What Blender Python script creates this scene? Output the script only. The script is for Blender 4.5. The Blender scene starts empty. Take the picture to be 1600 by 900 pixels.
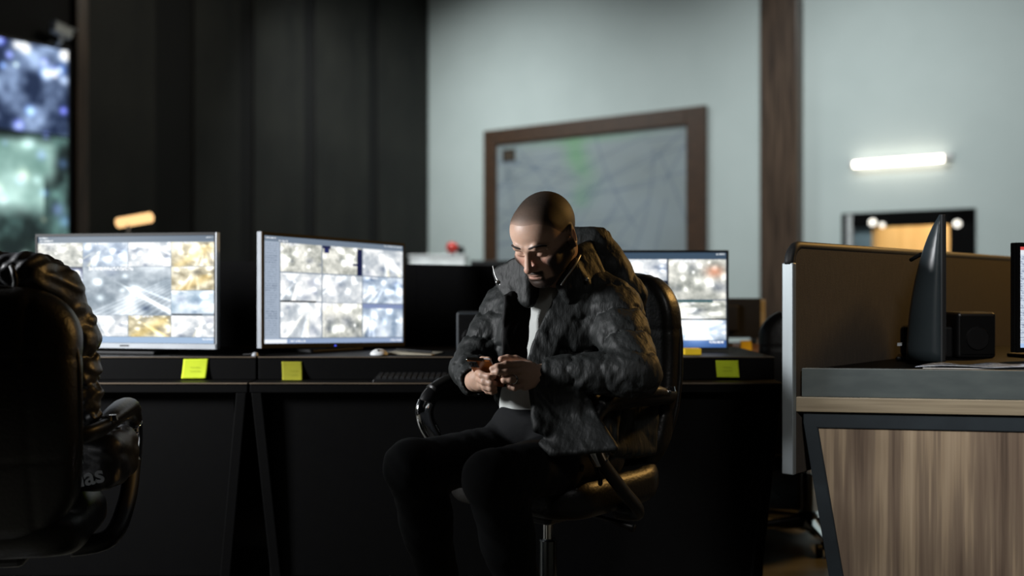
import bpy, bmesh, math, random
import numpy as np
from mathutils import Vector, Matrix
random.seed(7); rng = np.random.default_rng(11)
SC = bpy.context.scene; COL = SC.collection
V = Vector
DETAIL = 1.0
HC = 1.044          # camera height
FPX = 1600.0        # focal length in pixels of the 1600x900 frame

def at(px, py, d):
    """point at depth d in front of the camera, seen at a pixel"""
    return np.array([(px-800)/FPX*d, d, HC+(450-py)/FPX*d])

# ---------------------------------------------------------------- materials
def lin(c):
    c = np.asarray(c, float)
    return np.where(c <= .04045, c/12.92, ((c+.055)/1.055)**2.4)
def rgb(r, g, b): return tuple(float(x) for x in lin(np.array([r, g, b])/255.))

def mat(name, c, rough=.6, metal=0., spec=.5, c2=None, scale=8., stretch=(1, 1, 1), bump=0., bscale=60., sss=0., detail=5.,
        lo=.35, hi=.65, bstretch=(1, 1, 1), coat=0.):
    m = bpy.data.materials.new(name); m.use_nodes = True
    nt = m.node_tree; b = nt.nodes['Principled BSDF']
    b.inputs['Base Color'].default_value = (*c, 1); b.inputs['Roughness'].default_value = rough
    b.inputs['Metallic'].default_value = metal; b.inputs['Specular IOR Level'].default_value = spec
    b.inputs['Coat Weight'].default_value = coat
    if sss:
        b.inputs['Subsurface Weight'].default_value = sss; b.inputs['Subsurface Radius'].default_value = (.010, .004, .002)
        b.inputs['Subsurface Scale'].default_value = 1.0
    tc = nt.nodes.new('ShaderNodeTexCoord')
    mp = nt.nodes.new('ShaderNodeMapping'); mp.inputs['Scale'].default_value = stretch
    nt.links.new(tc.outputs['Object'], mp.inputs['Vector'])
    nz = nt.nodes.new('ShaderNodeTexNoise'); nz.inputs['Scale'].default_value = scale; nz.inputs['Detail'].default_value = detail
    nt.links.new(mp.outputs[0], nz.inputs['Vector'])
    rp = nt.nodes.new('ShaderNodeValToRGB'); rp.color_ramp.elements[0].position = lo; rp.color_ramp.elements[1].position = hi
    c2 = c2 or tuple(x*.82 for x in c)
    rp.color_ramp.elements[0].color = (*c2, 1); rp.color_ramp.elements[1].color = (*c, 1)
    nt.links.new(nz.outputs['Fac'], rp.inputs[0]); nt.links.new(rp.outputs[0], b.inputs['Base Color'])
    if bump:
        mp2 = nt.nodes.new('ShaderNodeMapping'); mp2.inputs['Scale'].default_value = bstretch
        nt.links.new(tc.outputs['Object'], mp2.inputs['Vector'])
        n2 = nt.nodes.new('ShaderNodeTexNoise'); n2.inputs['Scale'].default_value = bscale; n2.inputs['Detail'].default_value = 3
        nt.links.new(mp2.outputs[0], n2.inputs['Vector'])
        bp = nt.nodes.new('ShaderNodeBump'); bp.inputs['Strength'].default_value = bump; bp.inputs['Distance'].default_value = .01
        nt.links.new(n2.outputs['Fac'], bp.inputs['Height']); nt.links.new(bp.outputs[0], b.inputs['Normal'])
    return m

def emat(name, c, s):
    m = bpy.data.materials.new(name); m.use_nodes = True
    b = m.node_tree.nodes['Principled BSDF']
    b.inputs['Base Color'].default_value = (*c, 1)
    b.inputs['Emission Color'].default_value = (*c, 1); b.inputs['Emission Strength'].default_value = s
    return m

def vmat(name, rough=.5, emit=0., spec=.5, bump=0.):
    """colour read from the mesh's own 'pic' colour attribute; a lit screen when emit > 0"""
    m = bpy.data.materials.new(name); m.use_nodes = True
    nt = m.node_tree; b = nt.nodes['Principled BSDF']
    a = nt.nodes.new('ShaderNodeAttribute'); a.attribute_name = 'pic'
    b.inputs['Roughness'].default_value = rough; b.inputs['Specular IOR Level'].default_value = spec
    if emit:
        b.inputs['Base Color'].default_value = (.01, .01, .01, 1); b.inputs['Specular IOR Level'].default_value = .12; b.inputs['Roughness'].default_value = .4
        nt.links.new(a.outputs['Color'], b.inputs['Emission Color']); b.inputs['Emission Strength'].default_value = emit
    else:
        nt.links.new(a.outputs['Color'], b.inputs['Base Color'])
        if sssname in name:
            b.inputs['Subsurface Weight'].default_value = .12; b.inputs['Subsurface Radius'].default_value = (.010, .004, .002)
            b.inputs['Subsurface Scale'].default_value = 1.0
    if bump:
        tc = nt.nodes.new('ShaderNodeTexCoord')
        n2 = nt.nodes.new('ShaderNodeTexNoise'); n2.inputs['Scale'].default_value = 260; n2.inputs['Detail'].default_value = 3
        nt.links.new(tc.outputs['Object'], n2.inputs['Vector'])
        bp = nt.nodes.new('ShaderNodeBump'); bp.inputs['Strength'].default_value = bump; bp.inputs['Distance'].default_value = .004
        nt.links.new(n2.outputs['Fac'], bp.inputs['Height']); nt.links.new(bp.outputs[0], b.inputs['Normal'])
    return m
sssname = 'skin'

M = {}
M['white_wall'] = mat('wall_paint', (.60, .675, .66), .85, c2=(.57, .645, .63), scale=1.5, bump=.05, bscale=90)
M['ceiling'] = mat('ceiling_paint', (.12, .12, .12), .9)
M['floor'] = mat('floor_boards', rgb(92, 90, 80), .45, c2=rgb(52, 50, 44), scale=2.2, stretch=(.25, 2.2, 1), bump=.05)
M['dark_wall'] = mat('dark_wall', (.003, .003, .003), .8)
M['dark_panel'] = mat('dark_wall_panel', rgb(36, 36, 31), .7, c2=rgb(18, 19, 16), scale=1.4, detail=8, stretch=(1.6, 1.6, .7), bump=.1, bscale=14)
M['walnut'] = mat('walnut_dark', rgb(94, 76, 62), .35, c2=rgb(54, 42, 34), scale=5, stretch=(5, 5, .25), bump=.03)
M['frame_wood'] = mat('map_frame_wood', rgb(76, 52, 34), .5, c2=rgb(58, 40, 26), scale=8, stretch=(1, 1, 4))
M['black'] = mat('black_laminate', (.0016, .0016, .0017), .55, spec=.08, scale=30)
M['black_plastic'] = mat('black_plastic', (.005, .005, .0055), .4, spec=.3, scale=40)
M['soft_black'] = mat('black_plastic_matt', (.010, .0105, .011), .6, spec=.3, scale=40)
M['desk_grey'] = mat('slate_grey_laminate', rgb(78, 86, 86), .5, c2=rgb(68, 76, 77), scale=12, stretch=(1, 1, 3))
M['desk_steel'] = mat('dark_steel_paint', rgb(46, 54, 60), .45, metal=.2, c2=rgb(40, 47, 53), scale=10)
M['beige_edge'] = mat('pale_oak_edge', rgb(150, 138, 116), .5, c2=rgb(128, 116, 96), scale=9, stretch=(.5, .5, 16))
M['desk_top'] = mat('black_desktop', (.0022, .0022, .0022), .55, spec=.1, scale=30)
M['desk_glint'] = mat('brown_edge_glint', rgb(104, 92, 78), .35, c2=rgb(84, 74, 62), scale=9, stretch=(.5, 8, 8))  # pale brown stands in for the glint on the desk edges
M['alu'] = mat('brushed_aluminium', (.23, .26, .27), .42, metal=.6, c2=(.2, .22, .23), scale=30, stretch=(1, 1, .1))
M['silver_plastic'] = mat('silver_plastic', (.42, .45, .48), .35, metal=.3)
M['chrome'] = mat('chrome', (.75, .76, .78), .08, metal=1., scale=3)
M['leather'] = mat('black_leather', (.007, .0066, .006), .40, spec=.35, bump=.12, bscale=110)
M['screen_fabric'] = mat('partition_fabric', rgb(46, 38, 29), .85, c2=rgb(38, 31, 24), scale=40, stretch=(3, 3, .6), bump=.1, bscale=300)
M['black_fabric'] = mat('partition_black_fabric', (.004, .004, .0042), .9, spec=.1, scale=60)
M['jacket'] = mat('black_padded_nylon', (.0115, .0132, .013), .6, spec=.28, c2=(.0095, .011, .0108), scale=10, bump=.5, bscale=30, bstretch=(1.8, 1.8, .7))
M['jacket_lining'] = mat('jacket_lining', (.005, .005, .0052), .7, spec=.2)
M['dark_jacket'] = mat('draped_jacket_nylon', (.020, .021, .023), .42, spec=.5, bump=.5, bscale=22)
M['tshirt'] = mat('pale_grey_cotton', (.52, .54, .52), .9, spec=.1, c2=(.46, .48, .46), scale=14, bump=.15, bscale=40)
M['trousers'] = mat('black_denim', (.006, .0068, .0078), .85, spec=.2, c2=(.005, .0057, .0065), scale=20, bump=.25, bscale=30)
M['shoe'] = mat('black_shoe_leather', (.012, .012, .012), .4)
M['ring'] = mat('silver_ring', (.85, .85, .86), .15, metal=1.)
M['zip'] = mat('zip_metal', (.42, .43, .42), .35, metal=.9)
M['amber'] = mat('amber_phone_case', rgb(150, 84, 22), .3, c2=rgb(110, 58, 14), scale=30)
M['paper'] = mat('paper_white', (.62, .62, .60), .8)
M['plastic_sleeve'] = mat('clear_sleeve_paper', (.32, .34, .38), .2, spec=.8, c2=(.16, .18, .22), scale=14, stretch=(6, 1, 1), bump=.4, bscale=25)
M['note'] = mat('yellow_green_paper', rgb(196, 214, 28), .8, c2=rgb(180, 200, 22), scale=12)
M['note_scribble'] = mat('faint_pen_ink', rgb(128, 142, 22), .8)
M['yellow'] = mat('yellow_paper', rgb(228, 190, 20), .8)
M['red'] = mat('red_plastic', rgb(170, 36, 24), .4)
M['white_plastic'] = mat('white_plastic', (.62, .64, .64), .45)
M['bag'] = mat('black_sports_nylon', (.008, .0082, .009), .45, spec=.5, bump=.3, bscale=30)
M['logo'] = mat('dull_grey_print', (.075, .08, .08), .6)
M['glass_white'] = emat('lamp_tube', (1., .90, .78), 5.)
M['reflection_warm'] = emat('reflection_amber', (1., .60, .26), 1.4)
M['downlight'] = emat('corridor_lamp', (1., .95, .85), 1.3)
M['led_blue'] = emat('blue_led', (.06, .1, .9), 1.5)
M['orange_wood'] = mat('corridor_wood', rgb(220, 178, 118), .5, c2=rgb(202, 158, 98), scale=4, stretch=(3, 3, .3))
M['door_grey'] = mat('door_glass_grey', rgb(120, 140, 148), .25)

# ---------------------------------------------------------------- objects
def tag(o, label=None, cat=None, group=None, kind=None):
    if label: o['label'] = label
    if cat: o['category'] = cat
    if group: o['group'] = group
    if kind: o['kind'] = kind
    return o
def thing(name, loc, label, cat, group=None, rz=0.):
    o = bpy.data.objects.new(name, None); COL.objects.link(o)
    o.location = V([float(x) for x in loc]); o.rotation_euler = (0, 0, rz); o.empty_display_size = .1
    return tag(o, label, cat, group)
def root_of(o):
    while o.parent: o = o.parent
    return o
def put(name, verts, faces, m, parent=None, smooth=False, local=False, bevel=0., seg=2, sub=0, label=None):
    """one mesh object; world coordinates unless local"""
    v = np.asarray(verts, float).reshape(-1, 3)
    loc = np.zeros(3)
    if not local:
        if parent is not None: v = v-np.array(root_of(parent).location)
        else:
            lo, hi = v.min(0), v.max(0); loc = np.array([(lo[0]+hi[0])/2, (lo[1]+hi[1])/2, lo[2]]); v = v-loc
    me = bpy.data.meshes.new(name)
    if isinstance(faces, np.ndarray):
        n, k = faces.shape
        me.vertices.add(len(v)); me.vertices.foreach_set('co', v.astype(np.float32).ravel())
        me.loops.add(n*k); me.loops.foreach_set('vertex_index', faces.astype(np.int32).ravel())
        me.polygons.add(n); me.polygons.foreach_set('loop_start', np.arange(0, n*k, k, dtype=np.int32))
        me.update(calc_edges=True)
    else:
        me.from_pydata([tuple(x) for x in v], [], faces); me.update()
        bm = bmesh.new(); bm.from_mesh(me); bmesh.ops.recalc_face_normals(bm, faces=bm.faces); bm.to_mesh(me); bm.free()
    for mm in (m if isinstance(m, (list, tuple)) else [m]): me.materials.append(mm)
    o = bpy.data.objects.new(name, me); COL.objects.link(o)
    if not local and parent is None: o.location = V(loc)
    if parent is not None: o.parent = parent
    if smooth: me.polygons.foreach_set('use_smooth', [True]*len(me.polygons))
    if bevel:
        b = o.modifiers.new('bevel', 'BEVEL'); b.width = bevel; b.segments = seg; b.limit_method = 'ANGLE'; b.angle_limit = .6
        b.harden_normals = False
    if sub:
        s = o.modifiers.new('sub', 'SUBSURF'); s.levels = sub; s.render_levels = sub
    if label: o['label'] = label
    return o

class MB:
    """collects simple solids into one mesh"""
    def __init__(s): s.v = []; s.f = []
    def add(s, v, f):
        n = len(s.v); s.v += [tuple(float(c) for c in x) for x in v]; s.f += [tuple(i+n for i in q) for q in f]; return s
    def hexa(s, p):      # p: 4 bottom ring + 4 top ring
        return s.add(p, [(3, 2, 1, 0), (4, 5, 6, 7), (0, 1, 5, 4), (1, 2, 6, 5), (2, 3, 7, 6), (3, 0, 4, 7)])
    def box(s, x0, x1, y0, y1, z0, z1, T=None):
        p = [(x0, y0, z0), (x1, y0, z0), (x1, y1, z0), (x0, y1, z0), (x0, y0, z1), (x1, y0, z1), (x1, y1, z1), (x0, y1, z1)]
        if T is not None: p = [T(q) for q in p]
        return s.hexa(p)
    def tube(s, pts, r, n=12, cap=True, flat=1.0):
        pts = [V([float(c) for c in p]) for p in pts]; rs = r if isinstance(r, (list, tuple)) else [r]*len(pts)
        T0 = (pts[1]-pts[0]).normalized(); up = V((0, 0, 1)) if abs(T0.z) < .9 else V((1, 0, 0))
        N = T0.cross(up).normalized(); v = []; f = []
        for i, p in enumerate(pts):
            t = (pts[min(i+1, len(pts)-1)]-pts[max(i-1, 0)]).normalized()
            N = (N-t*N.dot(t)).normalized(); B = t.cross(N)
            for k in range(n):
                a = 2*math.pi*k/n; v.append(p+N*(math.cos(a)*rs[i])+B*(math.sin(a)*rs[i]*flat))
        for i in range(len(pts)-1):
            for k in range(n):
                f.append((i*n+k, i*n+(k+1) % n, (i+1)*n+(k+1) % n, (i+1)*n+k))
        if cap: f.append(tuple(range(n-1, -1, -1))); f.append(tuple((len(pts)-1)*n+k for k in range(n)))
        return s.add(v, f)
    def lathe(s, c, prof, n=24, T=None):
        v = []; f = []
        for r, z in prof:
            for k in range(n):
                a = 2*math.pi*k/n; q = (c[0]+r*math.cos(a), c[1]+r*math.sin(a), c[2]+z); v.append(T(q) if T else q)
        m = len(prof)
        for i in range(m-1):
            for k in range(n): f.append((i*n+k, i*n+(k+1) % n, (i+1)*n+(k+1) % n, (i+1)*n+k))
        f.append(tuple(range(n-1, -1, -1))); f.append(tuple((m-1)*n+k for k in range(n)))
        return s.add(v, f)
    def prism(s, ring, ext):
        n = len(ring); a = [np.asarray(p, float) for p in ring]; b = [p+np.asarray(ext, float) for p in a]
        f = [tuple(range(n-1, -1, -1)), tuple(range(n, 2*n))]+[(i, (i+1) % n, n+(i+1) % n, n+i) for i in range(n)]
        return s.add(a+b, f)
    def make(s, name, m, parent=None, **k): return put(name, s.v, s.f, m, parent, **k)

def spline(pts, n=8):
    P = [np.asarray(p, float) for p in pts]; out = []
    for i in range(len(P)-1):
        p0, p1, p2, p3 = P[max(i-1, 0)], P[i], P[i+1], P[min(i+2, len(P)-1)]
        for k in range(n):
            t = k/n
            out.append(.5*((2*p1)+(p2-p0)*t+(2*p0-5*p1+4*p2-p3)*t*t+(3*p1-p0-3*p2+p3)*t**3))
    out.append(P[-1]); return out
def rotz(a, o=(0, 0, 0)):
    c, s_ = math.cos(a), math.sin(a)
    return lambda q: (o[0]+q[0]*c-q[1]*s_, o[1]+q[0]*s_+q[1]*c, o[2]+q[2])

def copy_tree(o, parent=None):
    c = o.copy(); COL.objects.link(c); c.parent = parent
    for ch in list(o.children): copy_tree(ch, c)
    return c

# ---------------------------------------------------------------- smooth solids: distance fields meshed by surface nets
def A(*x): return np.array(x, float)
def rcone(a, b, r1, r2=None, groove=None):
    a = np.asarray(a, float); b = np.asarray(b, float); r2 = r1 if r2 is None else r2
    ba = b-a; l2 = ba@ba; rr = r1-r2; a2 = l2-rr*rr; il2 = 1/l2; L = math.sqrt(l2)
    def f(P):
        pa = P-a; y = pa@ba; z = y-l2
        q = pa*l2-y[:, None]*ba; x2 = (q*q).sum(1); y2 = y*y*l2; z2 = z*z*l2; k = np.sign(rr)*rr*rr*x2
        d = np.where(np.sign(z)*a2*z2 > k, np.sqrt(x2+z2)*il2-r2,
                     np.where(np.sign(y)*a2*y2 < k, np.sqrt(x2+y2)*il2-r1, (np.sqrt(x2*a2*il2)+y*rr)*il2-r1))
        if groove:
            sp, am, ph = groove
            u_ = np.cross(ba/L, A(.31, .2, .93)); u_ /= np.linalg.norm(u_); v_ = np.cross(ba/L, u_); an = np.arctan2(pa@v_, pa@u_)
            s_ = y/L+ph+.006*np.sin(an*3+ph*90)+.004*np.sin(an*7+1)
            near = np.abs((s_/sp+.5) % 1-.5)*sp
            d = d+am*np.exp(-(near/.009)**2)-.35*am*np.cos(math.pi*near/sp)**0*np.clip(near/sp*2, 0, 1)
            d = d+am*.40*np.sin(an*8+4*np.floor(s_/sp)+2*np.sin(an*3))*np.exp(-(near/.022)**2)
        return d
    return f
def ell(c, r, R=None, quilt=None):
    c = np.asarray(c, float); r = np.asarray(r, float)
    def f(P):
        p = P-c
        if R is not None: p = p@R
        k0 = np.sqrt(((p/r)**2).sum(1)); k1 = np.sqrt(((p/(r*r))**2).sum(1))+1e-9
        d = np.where(k0 < 1e-4, -r.min(), k0*(k0-1)/k1)
        if quilt:
            sp, am = quilt
            q_ = P-c; an = np.arctan2(q_[:, 1], q_[:, 0])
            s_ = P[:, 2]+.006*np.sin(an*4)+.004*np.sin(an*9+1)
            near = np.abs((s_/sp+.5) % 1-.5)*sp
            d = d+am*np.exp(-(near/.009)**2)-.35*am*np.clip(near/sp*2, 0, 1)
            d = d+am*.40*np.sin(an*17+4*np.floor(s_/sp)+2*np.sin(an*5))*np.exp(-(near/.024)**2)
        return d
    return f
def rbox(c, b, r, R=None):
    c = np.asarray(c, float); b = np.asarray(b, float)-r
    def f(P):
        p = P-c
        if R is not None: p = p@R
        q = np.abs(p)-b
        return np.sqrt((np.maximum(q, 0)**2).sum(1))+np.minimum(q.max(1), 0)-r
    return f
def tri(a, b, c, r):
    a, b, c = [np.asarray(x, float) for x in (a, b, c)]
    ba, cb, ac = b-a, c-b, a-c; nor = np.cross(ba, ac)
    def d2(e, p):
        t = np.clip((p@e)/(e@e), 0, 1); q = t[:, None]*e-p; return (q*q).sum(1)
    n1, n2, n3 = np.cross(ba, nor), np.cross(cb, nor), np.cross(ac, nor); nn = nor@nor
    def f(P):
        pa, pb, pc = P-a, P-b, P-c
        ins = np.sign(pa@n1)+np.sign(pb@n2)+np.sign(pc@n3) < 2
        e = np.minimum(np.minimum(d2(ba, pa), d2(cb, pb)), d2(ac, pc))
        return np.sqrt(np.where(ins, e, (pa@nor)**2/nn))-r
    return f
def quad(a, b, c, d, r):
    f1, f2 = tri(a, b, c, r), tri(a, c, d, r)
    return lambda P: np.minimum(f1(P), f2(P))
def poly_prism(poly, O_, ex, ey, ez, z0, z1):
    """polygon (in ex,ey) run along ez from z0 to z1"""
    pl = np.asarray(poly, float); O_ = np.asarray(O_, float)
    def f(P):
        p = P-O_; x, y, z = p@ex, p@ey, p@ez
        d = (x-pl[0, 0])**2+(y-pl[0, 1])**2; s = np.ones(len(P)); n = len(pl); j = n-1
        for i in range(n):
            e = pl[j]-pl[i]; wx, wy = x-pl[i, 0], y-pl[i, 1]
            t = np.clip((wx*e[0]+wy*e[1])/(e@e), 0, 1); bx, by = wx-e[0]*t, wy-e[1]*t
            d = np.minimum(d, bx*bx+by*by)
            c1, c2, c3 = y >= pl[i, 1], y < pl[j, 1], e[0]*wy > e[1]*wx
            s = np.where((c1 & c2 & c3) | (~c1 & ~c2 & ~c3), -s, s); j = i
        d = s*np.sqrt(d)
        return np.maximum(d, np.abs(z-(z0+z1)/2)-(z1-z0)/2)
    return f
def smin(a, b, k):
    if k <= 0: return np.minimum(a, b)
    h = np.maximum(k-np.abs(a-b), 0)/k
    return np.minimum(a, b)-h*h*k*.25
def evalf(ops, P):
    d = None
    for op, k, f in ops:
        v = f(P)
        if op == 'u': d = v if d is None else smin(d, v, k)
        elif op == 's': d = -smin(-d, v, k)
        elif op == 'i': d = -smin(-d, -v, k)
        elif op == 'post': d = d+v
    return d if d is not None else np.full(len(P), 9.)
def surfnet(ops, lo, hi, h, slack=.012):
    lo = np.asarray(lo, float); hi = np.asarray(hi, float); B = 20
    nb = np.ceil((hi-lo)/(h*B)).astype(int); N = nb*B+1
    R = B*h*math.sqrt(3)/2
    ci = np.stack(np.meshgrid(*[np.arange(n) for n in nb], indexing='ij'), -1).reshape(-1, 3)
    cen = lo+(ci+.5)*B*h
    vals = [f(cen) for _, _, f in ops]
    dc = None
    for (op, k, f), v in zip(ops, vals):
        if op == 'u': dc = v if dc is None else smin(dc, v, k)
        elif op == 's': dc = -smin(-dc, v, k)
        elif op == 'i': dc = -smin(-dc, -v, k)
    umin = np.min([v for (op, k, f), v in zip(ops, vals) if op == 'u'], 0)
    keep = np.abs(dc) < R*1.5+slack
    g = np.arange(B+1); off = np.stack(np.meshgrid(g, g, g, indexing='ij'), -1).reshape(-1, 3)
    corner = np.array([(i, j, k) for i in (0, 1) for j in (0, 1) for k in (0, 1)])
    E = [(a, b) for a in range(8) for b in range(a+1, 8) if abs(corner[a]-corner[b]).sum() == 1]
    KV, PV, QF = [], [], []
    for bi in np.nonzero(keep)[0]:
        sub = []
        for (op, k, f), v in zip(ops, vals):
            v = v[bi]
            if op == 'u' and v > umin[bi]+2.6*R+k+slack: continue
            if op == 's' and v > 1.3*R+k+slack: continue
            if op == 'i' and v < -(1.3*R+k+slack): continue
            sub.append((op, k, f))
        if not sub or not any(s_[0] == 'u' for s_ in sub): continue
        while sub[0][0] != 'u': sub.pop(0)
        base = ci[bi]*B
        D = evalf(sub, lo+(base+off)*h).reshape(B+1, B+1, B+1)
        I = D < 0
        if I.all() or not I.any(): continue
        cs = np.stack([I[i:i+B, j:j+B, k:k+B] for i, j, k in corner], -1); s_ = cs.sum(-1)
        act = np.argwhere((s_ > 0) & (s_ < 8))
        dv = np.stack([D[act[:, 0]+i, act[:, 1]+j, act[:, 2]+k] for i, j, k in corner], -1)
        acc = np.zeros((len(act), 3)); cnt = np.zeros(len(act))
        for a, b in E:
            da, db = dv[:, a], dv[:, b]; m_ = (da < 0) != (db < 0)
            t = np.where(m_, da/np.where(m_, da-db, 1), 0)
            acc += m_[:, None]*(corner[a]+t[:, None]*(corner[b]-corner[a])); cnt += m_
        KV.append(act+base); PV.append(lo+(act+base+acc/cnt[:, None])*h)
        for ax in range(3):
            sl0 = [slice(0, B)]*3; sl1 = list(sl0); sl1[ax] = slice(1, B+1)
            e = np.argwhere(I[tuple(sl0)] != I[tuple(sl1)])
            if not len(e): continue
            ins = I[e[:, 0], e[:, 1], e[:, 2]]
            a1, a2 = (ax+1) % 3, (ax+2) % 3; p = e+base; q = []
            for o1, o2 in ((-1, -1), (0, -1), (0, 0), (-1, 0)):
                c = p.copy(); c[:, a1] += o1; c[:, a2] += o2; q.append(c)
            q = np.stack(q, 1); q[~ins] = q[~ins][:, ::-1]; QF.append(q)
    K = np.concatenate(KV); P = np.concatenate(PV); Q = np.concatenate(QF)
    key = lambda c: (c[..., 0].astype(np.int64)*(N[1]+2)+c[..., 1])*(N[2]+2)+c[..., 2]
    kk = key(K); o = np.argsort(kk); kk = kk[o]; P = P[o]
    qi = np.searchsorted(kk, key(Q)); qi = np.clip(qi, 0, len(kk)-1)
    ok = (kk[qi] == key(Q)).all(1)
    return P, qi[ok]
def project(ops, P, n=2, e=.0008):
    """pull the vertices onto the surface"""
    for _ in range(n):
        d = evalf(ops, P)
        g = np.stack([evalf(ops, P+e*np.eye(3)[i])-evalf(ops, P-e*np.eye(3)[i]) for i in range(3)], 1)/(2*e)
        g2 = np.maximum((g*g).sum(1), .2)
        P = P-np.clip(d/g2, -.002, .002)[:, None]*g
    return P
def sdf_obj(name, ops, lo, hi, h, m, parent=None, local=False, proj=False, colour=None, label=None):
    P, Q = surfnet(ops, lo, hi, h*DETAIL)
    if proj is not False:       # refine the head only
        lo_, hi_ = proj; k = ((P > lo_) & (P < hi_)).all(1); cl = .5*(lo_+hi_); Rr = np.linalg.norm(hi_-lo_)/2
        sub = [(op, kk, f) for op, kk, f in ops if op != 'u' or f(cl[None])[0] < Rr+.02]; P[k] = project(sub, P[k])
    col = colour(P) if colour is not None else None
    o = put(name, P, Q, m, parent, smooth=True, local=local, label=label)
    if col is not None: set_pic(o.data, col)
    return o
def set_pic(me, col):
    a = me.color_attributes.new('pic', 'FLOAT_COLOR', 'POINT')
    c = np.ones((len(col), 4), np.float32); c[:, :3] = col; a.data.foreach_set('color', c.ravel())

# ---------------------------------------------------------------- pictures shown on screens and printed on the map
def fbm(w, h, f, seed, octv=4, aspect=1.):
    r = np.random.default_rng(seed); out = np.zeros((h, w)); amp = 1; tot = 0
    for o in range(octv):
        gx, gy = max(2, int(f*aspect*2**o)), max(2, int(f*2**o)); g = r.random((gy+2, gx+2))
        x = np.linspace(0, gx, w, endpoint=False); y = np.linspace(0, gy, h, endpoint=False)
        xi, yi = x.astype(int), y.astype(int); fx, fy = x-xi, y-yi; fx = fx*fx*(3-2*fx); fy = (fy*fy*(3-2*fy))[:, None]
        a = g[yi][:, xi]*(1-fx)+g[yi][:, xi+1]*fx; b = g[yi+1][:, xi]*(1-fx)+g[yi+1][:, xi+1]*fx
        out += amp*(a*(1-fy)+b*fy); tot += amp; amp *= .55
    return out/tot
def traffic_tile(w, h, seed, style):
    """a night traffic camera picture: sky glow, road wedge, lamp blooms, light streaks"""
    r = np.random.default_rng(seed); Y, X = np.mgrid[0:h, 0:w]; x = X/max(w-1, 1); y = Y/max(h-1, 1)
    bases = {'blue': ((128, 146, 168), (232, 240, 248)), 'pale': ((166, 174, 182), (250, 250, 248)), 'warm': ((150, 140, 112), (246, 238, 210)),
             'gold': ((150, 140, 108), (250, 240, 206)), 'sky': ((150, 172, 190), (228, 238, 246)), 'night': ((58, 66, 96), (206, 214, 222)),
             'busy': ((124, 128, 122), (252, 250, 240)), 'dim': ((112, 126, 138), (214, 222, 228))}
    c0, c1 = [np.array(c)/255. for c in bases[style]]
    n = fbm(w, h, 3, seed, 5, 1.5); n = np.clip((n-.28)/.44, 0, 1)
    if style == 'busy': n = np.clip(n*.6+.5*(fbm(w, h, 11, seed+5, 3, 1.6)-.05), 0, 1)
    img = c0+(c1-c0)*n[..., None]
    vx = r.uniform(.2, .8); sl = r.uniform(-1.1, 1.1)
    if style not in ('sky', 'busy'):
        cx = vx+sl*(y-.3); wd = .06+.5*np.clip(y-.25, 0, 1)
        road = np.clip(1-np.abs(x-cx)/wd, 0, 1)*np.clip((y-.25)*4, 0, 1)
        tone = np.array((.70, .66, .58) if style in ('warm', 'gold') else (.62, .66, .70))
        img = img*(1-.55*road[..., None])+.55*road[..., None]*tone*(.75+.4*n[..., None])
        for k in range(4):
            off = r.uniform(-.8, .8); ln = np.exp(-((x-cx-off*wd)/(.012+.03*y))**2)*np.clip((y-.28)*3, 0, 1)
            tint = np.array(r.choice([(1., .85, .5), (1, 1, .95), (.95, .97, 1)] if style != 'gold' else [(1., .8, .3), (1., .9, .6)]))
            img += ln[..., None]*tint*.28
    for k in range(int(r.integers(6, 14))):
        bx, by = r.random(), r.random()*.8; rad = r.uniform(.02, .085)
        g = np.exp(-(((x-bx)/rad)**2+((y-by)/(rad*1.5))**2)); img += g[..., None]*np.array((1, 1, .96))*r.uniform(.3, .7)
    for k in range(int(r.integers(2, 6))):
        bx, by = r.random(), r.random(); rad = r.uniform(.05, .16)
        g = np.exp(-(((x-bx)/rad)**2+((y-by)/(rad*1.1))**2)); img -= g[..., None]*np.array((.3, .28, .22))*r.uniform(.3, .9)
    cap = (y < .07) & (x > .06) & (x < .06+r.uniform(.3, .6)) & (r.random((h, w)) > .45)
    img[cap] = (.94, .95, .96)
    return np.clip(img, 0, 1)
def paste(img, x0, y0, x1, y1, seed, style, gap=1):
    H, W = img.shape[:2]; a, b, c, d = int(x0*W), int(y0*H), int(x1*W), int(y1*H)
    img[b:d-gap, a:c-gap] = traffic_tile(c-a-gap, d-b-gap, seed, style)
def rect(img, x0, y0, x1, y1, c):
    H, W = img.shape[:2]; img[int(y0*H):max(int(y1*H), int(y0*H)+1), int(x0*W):max(int(x1*W), int(x0*W)+1)] = np.array(c)/255.
def dashes(img, x0, y0, x1, y1, c, seed, p=.4):
    H, W = img.shape[:2]; a, b, e, d = int(x0*W), int(y0*H), int(x1*W), max(int(y1*H), int(y0*H)+1)
    m = np.random.default_rng(seed).random((d-b, e-a)) > p; img[b:d, a:e][m] = np.array(c)/255.
def picture(name, img, corner, ex, ey, m, parent=None, bow=None, local=False):
    """a finely divided sheet carrying a picture: corner = top left, ex along the width, ey down"""
    H, W = img.shape[:2]; corner, ex, ey = [np.asarray(q, float) for q in (corner, ex, ey)]
    u, v = np.meshgrid(np.linspace(0, 1, W), np.linspace(0, 1, H))
    P = corner+u[..., None]*ex+v[..., None]*ey
    if bow is not None: P = P+(4*u*(1-u))[..., None]*np.asarray(bow, float)
    idx = np.arange(W*H).reshape(H, W)
    Q = np.stack([idx[:-1, :-1], idx[1:, :-1], idx[1:, 1:], idx[:-1, 1:]], -1).reshape(-1, 4)
    o = put(name, P.reshape(-1, 3), Q, m, parent, smooth=False, local=local)
    set_pic(o.data, lin(img.reshape(-1, 3))); return o
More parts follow.
